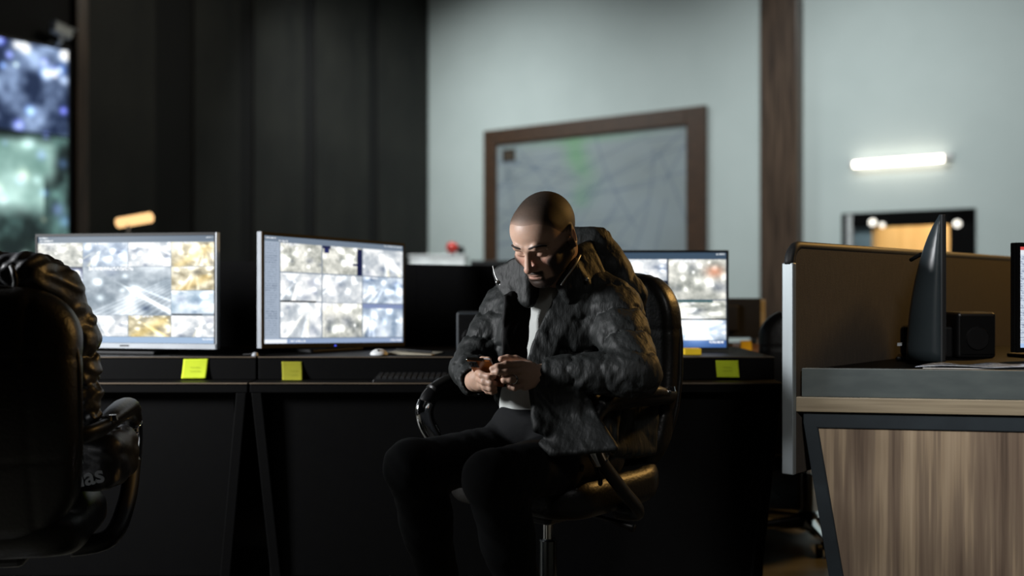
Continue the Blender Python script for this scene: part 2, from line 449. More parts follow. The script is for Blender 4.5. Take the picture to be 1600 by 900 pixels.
# ================================================================ ROOM
P0 = A(5.4, 14.0); WD = A(-.8, .6); WN = A(-.6, -.8)           # back wall: point, direction to the left, normal into the room
TC = 8.734; CC = P0+TC*WD                                      # corner with the left wall
LD = A(-.6, -.8); LN = A(.8, -.6)                              # left wall runs from the corner towards the camera side
ZC = 6.6
def wb(t, z, o=0.): q = P0+t*WD+o*WN; return (q[0], q[1], z)
def wl(u, z, o=0.): q = CC+u*LD+o*LN; return (q[0], q[1], z)
def back_tz(px, py):
    k = (px-800)/FPX; t = (P0[0]-k*P0[1])/(.8+.6*k); return t, HC+(450-py)/FPX*(P0[1]+.6*t)
def left_uz(px, py):
    k = (px-800)/FPX; u = (CC[0]-k*CC[1])/(.6-.8*k); return u, HC+(450-py)/FPX*(CC[1]-.8*u)
def slab(mb, fn, a0, a1, z0, z1, o0, o1):
    return mb.hexa([fn(a0, z0, o0), fn(a1, z0, o0), fn(a1, z0, o1), fn(a0, z0, o1), fn(a0, z1, o0), fn(a1, z1, o0), fn(a1, z1, o1), fn(a0, z1, o1)])
def struct(o): o['kind'] = 'structure'; return o

TR = -9.0; UL = 15.5
fl = [(*wb(TR, 0)[:2], 0), (*wb(TC, 0)[:2], 0), (*wl(UL, 0)[:2], 0), (CC[0]+UL*LD[0]+18*LN[0]*1.3, CC[1]+UL*LD[1]+18*LN[1]*1.3, 0)]
struct(MB().prism([(x, y, -.1) for x, y, z in fl], (0, 0, .1)).make('floor', M['floor']))
struct(MB().prism([(x, y, ZC) for x, y, z in fl], (0, 0, .1)).make('ceiling', M['ceiling']))
# back wall with the doorway left open
td1, zd = back_tz(1318, 334); td0, _ = back_tz(1522, 330)
w = MB()
slab(w, wb, TR, td0, 0, ZC, -.2, 0); slab(w, wb, td1, TC+.2, 0, ZC, -.2, 0); slab(w, wb, td0, td1, zd, ZC, -.2, 0)
wall_back = struct(w.make('wall_back', M['white_wall']))
w = MB(); slab(w, wb, TR, td0, 0, .1, 0, .02); slab(w, wb, td1, TC, 0, .1, 0, .02)
struct(w.make('baseboard_back', M['walnut']))
# left wall, dark, with raised panels between black strips
w = MB(); slab(w, wl, -.2, UL, 0, ZC, -.2, 0); wall_left = struct(w.make('wall_left', M['dark_wall']))
for a, b in ((590, 667), (492, 574), (395, 473), (301, 373), (133, 241)):
    u0, _ = left_uz(b, 300); u1, _ = left_uz(a, 300); w = MB(); slab(w, wl, u0, u1, .12, ZC-.05, 0, .035)
    o = w.make('wall_panel', M['dark_panel'], bevel=.006); struct(o)
u0, _ = left_uz(131, 300); u1, _ = left_uz(112, 300); w = MB(); slab(w, wl, u0, u1, 0, ZC-.05, 0, .12); struct(w.make('trim_1', M['walnut'], bevel=.01))
w = MB(); slab(w, wl, 0, UL, 0, .1, 0, .03); struct(w.make('baseboard_left', M['black']))
# dark wood column standing against the back wall
t1, _ = back_tz(1192, 300); t0, _ = back_tz(1266, 300)
w = MB(); slab(w, wb, t0+.1, t1-.04, 0, ZC, 0, .22); o = struct(w.make('column', M['walnut'], bevel=.02))
# doorway: black frame, pale post, glass side light, wooden corridor behind
def dz(px): return back_tz(px, 300)[0]
w = MB(); f = .1
slab(w, wb, td0-.02, td0+.30, 0, zd, -.16, .03); slab(w, wb, td0, td1, zd-.2, zd, -.16, .03); slab(w, wb, td1-.09, td1+.02, 0, zd, -.16, .03)
door = struct(w.make('door_1', M['black'], bevel=.006))
w = MB(); slab(w, wb, dz(1333), dz(1324), 0, zd-.02, -.14, .045); struct(w.make('door_post', M['white_plastic'], door, bevel=.01))
w = MB(); slab(w, wb, dz(1363), dz(1333), 0, zd-.2, -.08, -.05); struct(w.make('door_glass', M['door_grey'], door))
w = MB(); slab(w, wb, dz(1366), dz(1362), 0, zd-.2, -.12, -.01); struct(w.make('door_mullion', M['orange_wood'], door))
# the lit corridor seen through the door
w = MB(); slab(w, wb, td0-1.2, td1+1.2, 0, 3.2, -2.6, -2.5); struct(w.make('wall_corridor', M['orange_wood']))
w = MB(); slab(w, wb, td0-1.2, td1+1.2, -.1, 0, -2.6, -.2); struct(w.make('floor_corridor', M['floor']))
w = MB(); slab(w, wb, td0-1.2, td1+1.2, 3.2, 3.3, -2.6, -.2); struct(w.make('ceiling_corridor', M['white_wall']))
w = MB(); slab(w, wb, td0-1.25, td0-1.15, 0, 3.2, -2.6, -.2); slab(w, wb, td1+1.15, td1+1.25, 0, 3.2, -2.6, -.2); struct(w.make('wall_corridor_ends', M['white_wall']))

# ---------------------------------------------------------------- round lamps in the doorway
for (px, py, rad, lab) in ((1365, 348, .052, 'white round lamp at the left corner of the doorway, the larger of the pair'),
                           (1380, 352, .036, 'small bluish round lamp in the doorway beside the larger round lamp'),
                           (1497, 350, .05, 'white oval lamp at the right end of the doorway')):
    t, z = back_tz(px, py); r = thing('doorway_lamp', wb(t, z, .04), lab, 'lamp', 'round lamps in the doorway')
    g = MB(); c = V(wb(t, z, .05)); n = V((WN[0], WN[1], 0))
    g.tube([c-n*.02, c, c+n*.02, c+n*.035], [rad, rad, rad*.85, rad*.4], 18).make('diffuser', M['downlight'], r, smooth=True)
    MB().tube([c-n*.09, c-n*.02], [rad*.8, rad*.8], 18).make('fitting', M['silver_plastic'], r)

# ---------------------------------------------------------------- tube light on the back wall
ta, za = back_tz(1336, 258); tb, zb = back_tz(1480, 251); zm = (za+zb)/2
zl = back_tz(1408, 253.5)[1]
r = thing('wall_light', wb((ta+tb)/2, zl, .0), 'long white glowing tube light fixed to the wall above the doorway', 'light')
MB().tube([wb(ta-.02, zl, .1), wb(tb+.02, zl, .1)], .046, 18).make('tube', M['glass_white'], r, smooth=True)
for t in (ta+.005, tb-.005): MB().tube([wb(t-.012, zl, .1), wb(t+.012, zl, .1)], .050, 18).make('end_cap', M['white_plastic'], r)
g = MB(); slab(g, wb, tb-.08, ta+.08, zl-.02, zl+.08, 0, .035); g.make('bracket', M['white_plastic'], r, bevel=.006)

# ---------------------------------------------------------------- framed map
t1, z1 = back_tz(760, 204); t0, z1b = back_tz(1106, 167); zt = (z1+z1b)/2
zbm = .62
r = thing('wall_map', wb((t0+t1)/2, zbm, .05), 'large wall map in a dark brown wooden frame hanging on the white wall', 'map')
fw = .29; fh = .27
tl = t1-back_tz(779, 300)[0]; tr = back_tz(1076, 300)[0]-t0
g = MB(); slab(g, wb, t0, t0+tr, zbm, zt, .0, .09); g.make('frame', M['frame_wood'], r, bevel=.012)
g = MB(); slab(g, wb, t1-tl, t1, zbm, zt, .0, .09); g.make('frame', M['frame_wood'], r, bevel=.012)
g = MB(); slab(g, wb, t0+tr, t1-tl, zt-fh, zt, .0, .088); g.make('frame', M['frame_wood'], r, bevel=.012)
g = MB(); slab(g, wb, t0+tr, t1-tl, zbm, zbm+fh, .0, .088); g.make('frame', M['frame_wood'], r, bevel=.012)
g = MB(); slab(g, wb, t0+tr, t1-tl, zbm+fh, zt-fh, .0, .03); g.make('backing', M['white_wall'], r)
W_, H_ = 260, 220
Yg, Xg = np.mgrid[0:H_, 0:W_]; x = Xg/W_; y = Yg/H_
img = np.ones((H_, W_, 3))*np.array((146, 156, 160))/255.
n = fbm(W_, H_, 4, 3, 5); img += (n[..., None]-.5)*.10*np.array((.8, .9, 1.2))
n2 = fbm(W_, H_, 3, 8, 4)
gm = np.exp(-(((x-.47-.25*(y-.18))/.055)**2+((y-.17)/.13)**2)*.8)*np.clip((n2-.2)*2.2, 0, 1)+.7*np.exp(-(((x-.46)/.05)**2+((y-.38)/.07)**2))*np.clip((n2-.2)*2.4, 0, 1)+.4*np.exp(-(((x-.5)/.3)**2+((y-.02)/.03)**2))
img = img*(1-np.clip(gm, 0, .8)[..., None])+np.clip(gm, 0, .8)[..., None]*np.array((112, 164, 116))/255.
for k in range(46):
    rr = np.random.default_rng(100+k); a = rr.random()*math.pi; c0, c1 = rr.random(2); bend = rr.uniform(-.3, .3)
    dx, dy = x-c0, y-c1; s_ = dx*math.cos(a)+dy*math.sin(a); d = -dx*math.sin(a)+dy*math.cos(a)-bend*s_*s_
    ln = np.exp(-(d/.0045)**2)*(np.abs(s_) < rr.uniform(.1, .5)); img -= ln[..., None]*.09*np.array((1, .9, .6))
blk = (x > .03) & (x < .105) & (y > .035) & (y < .115); img[blk] = np.array((46, 36, 26))/255.
blk2 = (x > .055) & (x < .08) & (y > .055) & (y < .1); img[blk2] = np.array((84, 72, 56))/255.
for k in range(5):
    b = (x > .035) & (x < .035+.05+.01*k) & (np.abs(y-.15-.022*k) < .004); img[b] -= .12
p0 = A(*wb(t1-tl, zt-fh, .034)); p1 = A(*wb(t0+tr, zt-fh, .034))
picture('map_sheet', np.clip(img, 0, 1), p0, p1-p0, A(0, 0, -(zt-zbm-2*fh)), vmat('map_print', .5), r)

# ---------------------------------------------------------------- video wall on the left wall
u1, zt_ = left_uz(97, 82); u1 = left_uz(97, 82)[0]; u2 = u1+4.2; zb_ = .75
r = thing('video_wall', wl((u1+u2)/2, zb_, .1), 'huge lit video wall of night camera pictures on the left dark wall', 'screen')
g = MB(); slab(g, wl, u1-.05, u2+.05, zb_-.05, zt_+.05, .02, .14); g.make('cabinet', M['black_plastic'], r, bevel=.01)
W_, H_ = 640, 500
Yg, Xg = np.mgrid[0:H_, 0:W_]; x = Xg/W_; y = Yg/H_; xr = (1-x)*4.2   # metres left of the visible right edge
img = np.zeros((H_, W_, 3)); n = fbm(W_, H_, 7, 21, 5, 1.3); n2 = fbm(W_, H_, 9, 22, 4, 1.3)
up = y < .33
img += np.where(up[..., None], np.array((34, 46, 72))/255.+(np.clip(n-.42, 0, 1)*2.6)[..., None]*np.array((.62, .68, .74)), np.array((30, 40, 40))/255.+(np.clip(n2-.45, 0, 1)*1.5)[..., None]*np.array((.5, .7, .66)))
# pale concrete mass in the middle, blue lamps lower right, greenish road at the foot
mass = np.clip((.98-np.abs(xr-.62)/.50)*4, 0, 1)*np.clip((y-.345)*30, 0, 1)*np.clip((.66-y-.12*(xr < .33))*14, 0, 1)
img = img*(1-mass[..., None])+mass[..., None]*(np.array((150, 186, 178))/255.+(n[..., None]-.5)*.7)
rep = xr % .84
for k in range(170):
    rr = np.random.default_rng(500+k); bx, by = rr.uniform(0, 4.2), rr.random(); rad = rr.uniform(.03, .08)
    c = np.array(((.45, .62, 1.), (.9, .95, 1.), (.75, .85, .8), (1., .9, .7), (.5, .5, 1.))[int(rr.integers(0, 5))])
    if by > .68 and bx < .45: c = np.array((.1, .3, 1.))
    if .34 < by < .66: c = c*.35
    gg = np.exp(-(((xr-bx)/rad)**2+((y-by)*3.3/rad)**2)*1.2); img += gg[..., None]*c*rr.uniform(.5, .95)
grn = np.clip((y-.72)*8, 0, 1)*np.clip((xr-.25)*4, 0, 1); img += grn[..., None]*np.clip(n2-.35, 0, 1)[..., None]*np.array((.7, 1.0, .75))*1.5
img *= (1-.85*(np.abs(y-.335) < .004))[..., None]
p0 = A(*wl(u2, zt_, .145)); p1 = A(*wl(u1, zt_, .145))
picture('display', np.clip(img, 0, 1), p0, p1-p0, A(0, 0, zb_-zt_), vmat('video_wall_picture', .3, 1.25), r)

# ---------------------------------------------------------------- white security camera above it
k = (95-800)/FPX; of = .25
u = ((CC[0]+of*LN[0])-k*(CC[1]+of*LN[1]))/(.6-.8*k); yq = CC[1]+u*LD[1]+of*LN[1]; z = HC+(450-48)/FPX*yq
r = thing('security_camera', wl(u, z-.25, .02), 'white security camera on a wall bracket above the video wall', 'camera')
g = MB(); g.tube([wl(u, z-.16, .004), wl(u, z-.16, .03)], .06, 16); g.tube([wl(u, z-.16, .02), wl(u, z-.17, .16), wl(u, z-.13, of), wl(u, z-.07, of)], .026, 10); g.make('bracket', M['white_plastic'], r, smooth=False)
b = V(wl(u, z, of)); d = V((.50, .84, -.2)).normalized(); s_ = d.cross(V((0, 0, 1))).normalized(); uu = s_.cross(d)
T = lambda q: b+s_*q[0]+d*q[1]+uu*q[2]
MB().box(-.06, .06, -.12, .14, -.065, .065, T).make('housing', M['white_plastic'], r, bevel=.02)
MB().box(-.07, .07, -.13, .18, .066, .078, T).make('sun_shield', M['white_plastic'], r, bevel=.006)
MB().tube([T((0, .14, 0)), T((0, .155, 0))], .045, 16).make('lens', M['black_plastic'], r)

# ---------------------------------------------------------------- warm reflection far on the left, built as a glowing floor lamp
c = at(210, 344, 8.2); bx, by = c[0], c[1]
r = thing('reflection_lamp', (bx, by, 0), 'amber reflection built as a glowing lamp on a thin stand behind the left monitor', 'lamp')
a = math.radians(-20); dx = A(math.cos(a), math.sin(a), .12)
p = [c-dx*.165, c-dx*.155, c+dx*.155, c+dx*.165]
MB().tube(p, [.03, .042, .042, .03], 16).make('shade', M['reflection_warm'], r, smooth=True)
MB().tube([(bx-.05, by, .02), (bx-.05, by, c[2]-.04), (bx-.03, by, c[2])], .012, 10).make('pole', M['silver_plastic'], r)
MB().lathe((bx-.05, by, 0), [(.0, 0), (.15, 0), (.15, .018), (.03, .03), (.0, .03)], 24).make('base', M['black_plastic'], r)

# ---------------------------------------------------------------- white cabinet with the red button
c = at(683, 398, 10.0); zt = c[2]
r = thing('metal_cabinet', (c[0], 10.2, 0), 'tall white cabinet standing before the white wall behind the desk partition', 'cabinet')
MB().box(c[0]-.27, c[0]+.27, 10., 10.4, .06, zt-.02).make('body', M['white_plastic'], r, bevel=.006)
MB().box(c[0]-.285, c[0]+.285, 9.985, 10.41, zt-.02, zt).make('top', M['white_plastic'], r, bevel=.005)
MB().box(c[0]-.25, c[0]+.25, 10.02, 10.38, 0, .06).make('plinth', M['black'], r)
for s_ in (-1, 1):
    d = MB().box(c[0]+s_*.133-.128, c[0]+s_*.133+.128, 9.982, 10.0, .09, zt-.05).make('door', M['white_plastic'], r, bevel=.004)
    MB().tube([(c[0]+s_*.03, 9.975, .85), (c[0]+s_*.03, 9.955, .87), (c[0]+s_*.03, 9.955, .99), (c[0]+s_*.03, 9.975, 1.01)], .007, 8).make('handle', M['chrome'], d)
q = at(706, 389, 10.05)
r = thing('alarm_beacon', (q[0], 10.1, zt), 'small red round alarm with a dark end, standing on the white cabinet', 'alarm')
MB().lathe((q[0], 10.1, zt), [(.0, 0), (.035, 0), (.035, .012), (.02, .02), (.0, .02)], 20).make('base', M['black_plastic'], r)
ball = MB().lathe((q[0], 10.1, zt+.018), [(.0, 0), (.035, .008), (.058, .035), (.062, .06), (.05, .09), (.025, .108), (.0, .112)], 24).make('dome', M['red'], r, smooth=True)
MB().tube([(q[0]+.055, 10.1, zt+.05), (q[0]+.12, 10.1, zt+.045)], [.045, .03], 16).make('horn', M['black_plastic'], r, smooth=True)
q = at(745, 407, 9.4)
r = thing('filing_cabinet', (q[0]+.18, 9.5, 0), 'small dark cabinet just right of the white cabinet', 'cabinet')
MB().box(q[0]-.06, q[0]+.36, 9.4, 9.75, 0, q[2]).make('body', M['soft_black'], r, bevel=.01)
for k in range(3): MB().box(q[0]-.045, q[0]+.345, 9.382, 9.4, .08+k*.38, .43+k*.38).make('drawer', M['soft_black'], r, bevel=.005)

# ================================================================ DESKS in the middle
YD, YR, YB = 3.45, 3.57, 4.20           # desk front edge, riser front, desk back
ZD, ZR = .725, .805                      # desktop and riser heights
def desk(x0, x1, label):
    r = thing('desk', ((x0+x1)/2, (YD+YB)/2, 0), label, 'desk', 'black desks standing side by side')
    g = .004
    MB().box(x0+g, x1-g, YD+.002, YB, ZD-.034, ZD-.005).make('desk_core', M['black'], r, bevel=.002)
    MB().box(x0+g, x1-g, YD, YB, ZD-.005, ZD).make('desktop', M['desk_top'], r, bevel=.001)
    MB().box(x0+g, x1-g, YR, YB-.02, ZD, ZR-.005).make('riser_shelf', M['black'], r, bevel=.002)
    MB().box(x0+g, x1-g, YR-.004, YB-.015, ZR-.005, ZR).make('riser_top', M['desk_top'], r, bevel=.002)
    MB().box(x0+g, x1-g, YD-.0025, YD, ZD-.0045, ZD).make('edge_glint', M['desk_glint'], r)  # glint along the front edges put in as thin brown strips
    MB().box(x0+g, x1-g, YR-.0055, YR-.004, ZR-.0035, ZR).make('edge_glint', M['desk_glint'], r)
    MB().box(x0+.06, x1-.06, YD+.05, YD+.068, .06, ZD-.034).make('front_panel', M['black'], r, bevel=.002)
    for s_, xe in ((1, x0), (-1, x1)):       # tapering side frames
        o, i = xe+s_*.008, xe+s_*.06; b = xe+s_*.075
        g = MB(); g.hexa([(b-s_*.0, YD+.03, 0), (b+s_*.035, YD+.03, 0), (b+s_*.035, YB-.03, 0), (b, YB-.03, 0),
                          (o, YD+.005, ZD-.034), (o+s_*.035, YD+.005, ZD-.034), (o+s_*.035, YB-.005, ZD-.034), (o, YB-.005, ZD-.034)])
        g.make('leg_panel', M['black'], r, bevel=.003)
    return r
XS = (388-800)/FPX*YD; XE = (1226-800)/FPX*YD
desk_a = desk(XS-1.78, XS, 'long black desk on the left carrying the biggest bright monitor')
desk_b = desk(XS, XE, 'long black desk behind the seated man carrying two monitors')

# tall partition behind the desks
r = thing('desk_partition', (-.9, 4.34, 0), 'black fabric partition standing behind the desks', 'partition')
def zt_at(px, py, d): return HC+(450-py)/FPX*d
zp0 = zt_at(380, 408, 4.32); zp1 = zt_at(740, 415, 4.32)
g = MB()
for k, (xa, xb) in enumerate(((-3.4, -1.9), (-1.9, -.4), (-.4, .33))):
    za = zp0+(xa+1.1)*(zp1-zp0)/.95; zb = zp0+(xb+1.1)*(zp1-zp0)/.95
    za, zb = min(za, 1.17), max(min(zb, 1.17), 1.11)
    pn = MB().hexa([(xa, 4.30, .08), (xb, 4.30, .08), (xb, 4.34, .08), (xa, 4.34, .08), (xa, 4.30, za), (xb, 4.30, zb), (xb, 4.34, zb), (xa, 4.34, za)]).make('panel', M['black_fabric'], r, bevel=.002)
for xa in (-3.3, -1.9, -.4, .25): MB().box(xa-.03, xa+.03, 4.22, 4.42, 0, .08).make('foot', M['black_plastic'], r, bevel=.006)

# ---------------------------------------------------------------- monitors
def monitor(name, tl, tr, z0, z1, label, img, m_bezel, depth=.02, edge=(.008, .008, .012, .018), led=None, m_side=None, group='lit monitors on the black desks', foot_z=ZR, strength=1.25, droop=0.):
    """tl, tr: plan points of the screen's left and right ends (viewer's left/right); z0..z1 its height"""
    a, b = A(*tl), A(*tr); w = np.linalg.norm(b-a); ex = (b-a)/w; n = A(ex[1], -ex[0]); mid = (a+b)/2
    base = mid-n*.09
    r = thing(name, (base[0], base[1], foot_z), label, 'monitor', group)
    def T(q): p = a+ex*q[0]-n*q[1]; return (p[0], p[1], q[2]-droop*q[0]/w*(q[2] > foot_z+.02))
    MB().box(0, w, .002, depth, z0, z1, T).make('back_shell', m_bezel, r, bevel=.003)
    g = MB(); e = edge
    g.box(0, w, -.006, .002, z1-e[2], z1, T); g.box(0, w, -.006, .002, z0, z0+e[3], T)
    g.box(0, e[0], -.006, .002, z0+e[3], z1-e[2], T); g.box(w-e[1], w, -.006, .002, z0+e[3], z1-e[2], T)
    g.make('bezel', m_bezel, r)
    if m_side is not None:
        s_, mm = m_side; x0 = -.0035 if s_ < 0 else w
        MB().box(x0, x0+.0035, -.006, depth, z0, z1, T).make('side_trim', mm, r)
    p = A(*T((e[0], .0, z1-e[2]))); q = A(*T((w-e[1], .0, z1-e[2])))
    picture('display', img, p, q-p, A(*T((e[0], .0, z0+e[3])))-p, vmat(name+'_picture', .25, strength), r)
    MB().box(w*.28, w*.72, depth, depth+.035, z0+.08, z1-.08, T).make('rear_housing', M['soft_black'], r, bevel=.012)
    MB().box(w/2-.03, w/2+.03, depth+.03, depth+.06, foot_z+.012, (z0+z1)/2, T).make('stand_neck', M['soft_black'], r, bevel=.006)
    MB().box(w/2-.12, w/2+.12, depth-.03, depth+.15, foot_z, foot_z+.012, T).make('stand_foot', M['soft_black'], r, bevel=.004)
    if led is not None:
        x = led*w; MB().box(x-.0035, x+.0035, -.008, -.005, z0+.004, z0+.008, T).make('power_light', M['led_blue'], r)
    return r, T, w
# left monitor
W_, H_ = 300, 190
img = np.ones((H_, W_, 3))*np.array((120, 134, 148))/255.
rect(img, 0, 0, 1, .062, (84, 100, 116)); dashes(img, .01, .012, .06, .022, (220, 226, 230), 1); dashes(img, .01, .04, .09, .05, (230, 234, 236), 2); dashes(img, .95, .02, .99, .03, (200, 206, 212), 3)
rect(img, 0, .945, 1, 1, (148, 172, 200)); dashes(img, .93, .955, .99, .968, (235, 240, 245), 4)
for q in ((0, .065, .265, .29, 1, 'busy'), (.265, .065, .52, .29, 2, 'blue'), (.52, .065, .76, .29, 13, 'pale'), (.762, .065, 1, .29, 4, 'warm'),
          (0, .295, .265, .53, 5, 'night'), (.762, .29, 1, .515, 6, 'warm'), (0, .53, .265, .74, 7, 'blue'), (.265, .29, .76, .745, 8, 'dim'), (.762, .515, 1, .73, 9, 'sky'),
          (0, .745, .265, .945, 10, 'pale'), (.265, .745, .52, .945, 11, 'pale'), (.52, .745, .76, .945, 12, 'gold'), (.762, .745, 1, .945, 14, 'pale')): paste(img, *q)
rect(img, .765, .73, .93, .742, (10, 12, 16)); rect(img, .0, .292, .262, .30, (14, 16, 22))
Yg, Xg = np.mgrid[0:H_, 0:W_]; x, y = Xg/W_, Yg/H_
for (x0, y0, x1, y1, c) in ((.79, .29, .99, .08, (236, 196, 96)), (.80, .51, .98, .36, (196, 148, 40)), (.55, .94, .74, .76, (238, 196, 90))):
    d = np.abs((x-x0)*(y1-y0)-(y-y0)*(x1-x0))/math.hypot(x1-x0, y1-y0); inside = (x > min(x0, x1)-.02) & (x < max(x0, x1)) & (y > min(y0, y1)) & (y < max(y0, y1))
    gq = (np.exp(-(d/.035)**2)*inside)[..., None]; img = img*(1-.38*gq)+.38*gq*np.array(c)/255.
for k in range(9):    # motorway lanes in the middle picture
    xa = .27+.05*k; d = np.abs((x-xa)*(-.30)-(y-.74)*(.42-.02*k)); inside = (x > .265) & (x < .758) & (y > .40) & (y < .74)
    img += (np.exp(-(d/.0035)**2)*inside*.13)[..., None]
p1 = at(57, 450, 3.75); p2 = at(338, 450, 3.62)
z1 = zt_at(338, 363, 3.62); z0 = zt_at(338, 546, 3.62)
mon_a, Ta, wa = monitor('monitor', p1[:2], p2[:2], z0, z1, 'large lit monitor with a silver lower frame on the left desk above a yellow note', np.clip(img, 0, 1), M['soft_black'],
        edge=(.006, .006, .010, .020), led=.51, m_side=(1, M['silver_plastic']))
MB().box(0, wa, -.0085, -.006, z0+.001, z0+.019, Ta).make('lower_frame', M['silver_plastic'], mon_a)
MB().box(wa*.48, wa*.53, -.0095, -.0085, z0+.008, z0+.0125, Ta).make('maker_mark', M['soft_black'], mon_a)
# turned monitor beside the man
img = np.ones((H_, W_, 3))*np.array((112, 124, 140))/255.
rect(img, 0, 0, 1, .055, (104, 118, 134)); dashes(img, .85, .012, .99, .026, (214, 220, 226), 5); dashes(img, .01, .02, .08, .03, (230, 232, 236), 6); dashes(img, .1, .04, .16, .05, (230, 232, 236), 7)
rect(img, 0, .055, .105, .955, (150, 162, 178))
for k in range(40): dashes(img, .015, .075+.0215*k, .09, .082+.0215*k, (104, 116, 134), 20+k, .35)
rect(img, 0, .955, 1, 1, (134, 152, 182)); rect(img, 0, .962, .155, .995, (224, 228, 232)); dashes(img, .17, .97, .28, .985, (224, 228, 232), 8); dashes(img, .9, .97, .99, .985, (230, 232, 236), 9)
for q in ((.11, .06, .39, .335, 21, 'busy'), (.395, .06, .685, .335, 22, 'busy'), (.69, .06, 1, .335, 23, 'pale'), (.11, .34, .39, .61, 24, 'pale'), (.395, .34, .685, .615, 25, 'pale'),
          (.69, .34, 1, .61, 26, 'blue'), (.11, .615, .39, .95, 27, 'pale'), (.395, .615, .685, .95, 28, 'busy'), (.69, .615, 1, .95, 29, 'blue')): paste(img, *q)
rect(img, .11, .598, .35, .612, (14, 18, 22)); rect(img, .645, .07, .683, .333, (16, 26, 62)); rect(img, .395, .06, .45, .085, (20, 28, 66)); rect(img, .41, .085, .44, .13, (30, 40, 90)); rect(img, .61, .22, .65, .24, (24, 34, 74))
rect(img, .69, .615, 1, .655, (120, 134, 170))
p1 = at(408, 450, 3.60); p2 = at(631, 450, 4.10)
z1 = zt_at(408, 362, 3.61); z0 = zt_at(408, 544, 3.61)
monitor('monitor', p1[:2], p2[:2], z0, z1, 'lit monitor turned sideways on the desk between the left monitor and the seated man', np.clip(img, 0, 1), M['soft_black'],
        edge=(.010, .006, .012, .016), led=.48, m_side=(-1, M['silver_plastic']), droop=.02)
# monitor right of the man
img = np.ones((H_, W_, 3))*np.array((60, 78, 104))/255.
rect(img, 0, 0, 1, .07, (56, 74, 92)); dashes(img, .94, .015, .99, .03, (220, 226, 230), 12)
rect(img, 0, .93, 1, 1, (58, 92, 148)); dashes(img, .9, .935, .985, .955, (235, 238, 242), 13)
for q in ((0, .075, .34, .3, 31, 'pale'), (.34, .075, .655, .3, 32, 'pale'), (.66, .075, 1, .5, 33, 'busy'), (0, .305, .34, .7, 34, 'busy'), (.34, .305, .655, .7, 35, 'night'), (.66, .51, 1, .7, 36, 'busy'),
          (0, .70, .34, .93, 37, 'blue'), (.34, .70, .655, .93, 38, 'busy'), (.66, .715, 1, .93, 39, 'blue')): paste(img, *q)
rect(img, .655, .07, .662, .93, (16, 22, 40)); rect(img, .70, .5, .92, .53, (60, 92, 96)); rect(img, .66, .695, 1, .712, (20, 26, 36)); rect(img, .52, .3, .655, .52, (20, 26, 40))
x, y = np.meshgrid(np.arange(W_)/W_, np.arange(H_)/H_)
gq = np.exp(-(((x-.93)/.05)**2+((y-.2)/.06)**2))[..., None]; img = img*(1-.6*gq)+.6*gq*np.array((214, 120, 80))/255.
gq = np.exp(-(((x-.62)/.03)**2+((y-.60)/.05)**2))[..., None]; img = img*(1-.8*gq)+.8*gq*np.array((226, 170, 40))/255.
gq = np.exp(-(((x-.82)/.09)**2+((y-.80)/.12)**2))[..., None]; img = img+.7*gq
p1 = at(866, 450, 3.82); p2 = at(1138, 450, 3.82); z1 = zt_at(1138, 391, 3.82); z0 = zt_at(1138, 547, 3.82)
monitor('monitor', p1[:2], p2[:2], z0, z1, 'lit monitor partly hidden behind the seated man and his chair', np.clip(img, 0, 1), M['soft_black'], edge=(.008, .008, .009, .010))

# ---------------------------------------------------------------- sticky notes on the riser fronts
def note(px0, px1, py0, py1, label, m, skew=0., curl=.008, drop=0.):
    y = YR-.0015; W_, H_ = 12, 12
    a = at(px0, py0, y); b = at(px1, py1, y); P = []
    for j in range(H_+1):
        for i in range(W_+1):
            u, v = i/W_, j/H_
            P.append((a[0]+(b[0]-a[0])*u+skew*v, y-.0012-curl*v*v*(1+.4*u), a[2]+(b[2]-a[2])*v-drop*u))
    f = [(j*(W_+1)+i, j*(W_+1)+i+1, (j+1)*(W_+1)+i+1, (j+1)*(W_+1)+i) for j in range(H_) for i in range(W_)]
    r = thing('sticky_note', (a[0], y, b[2]), label, 'note', 'yellow notes stuck on the desk risers')
    o = put('sheet', P, f, m, r, smooth=True); s_ = o.modifiers.new('thick', 'SOLIDIFY'); s_.thickness = .0005
    g = MB(); yy = y-.0032-curl*.35
    for k in range(2):
        z = a[2]+(b[2]-a[2])*(.42+.2*k); pts = [(a[0]+(b[0]-a[0])*(.3+.05*q)+skew*.5, yy-curl*(.1+.25*k), z+.0012*math.sin(q*2.3+k)) for q in range(9)]
        g.tube(pts, .0004, 5)
    g.make('handwriting', M['note_scribble'], r)
note(287, 326, 561, 591, 'bright yellow-green sticky note under the left monitor', M['note'], skew=-.006, drop=-.001)
M['note_shaded'] = mat('shaded_yellow_paper', rgb(142, 140, 14), .85, c2=rgb(128, 126, 10), scale=12)  # darker copy of the note paper: shade of the downturned curl in the colour
note(440, 472, 565, 597, 'darker curled yellow sticky note under the turned monitor, its shade painted into the paper', M['note_shaded'], skew=.006, curl=.018)
note(1118, 1153, 563, 589, 'yellow-green sticky note on the riser right of the seated man', M['note'], skew=.003, drop=.0005)

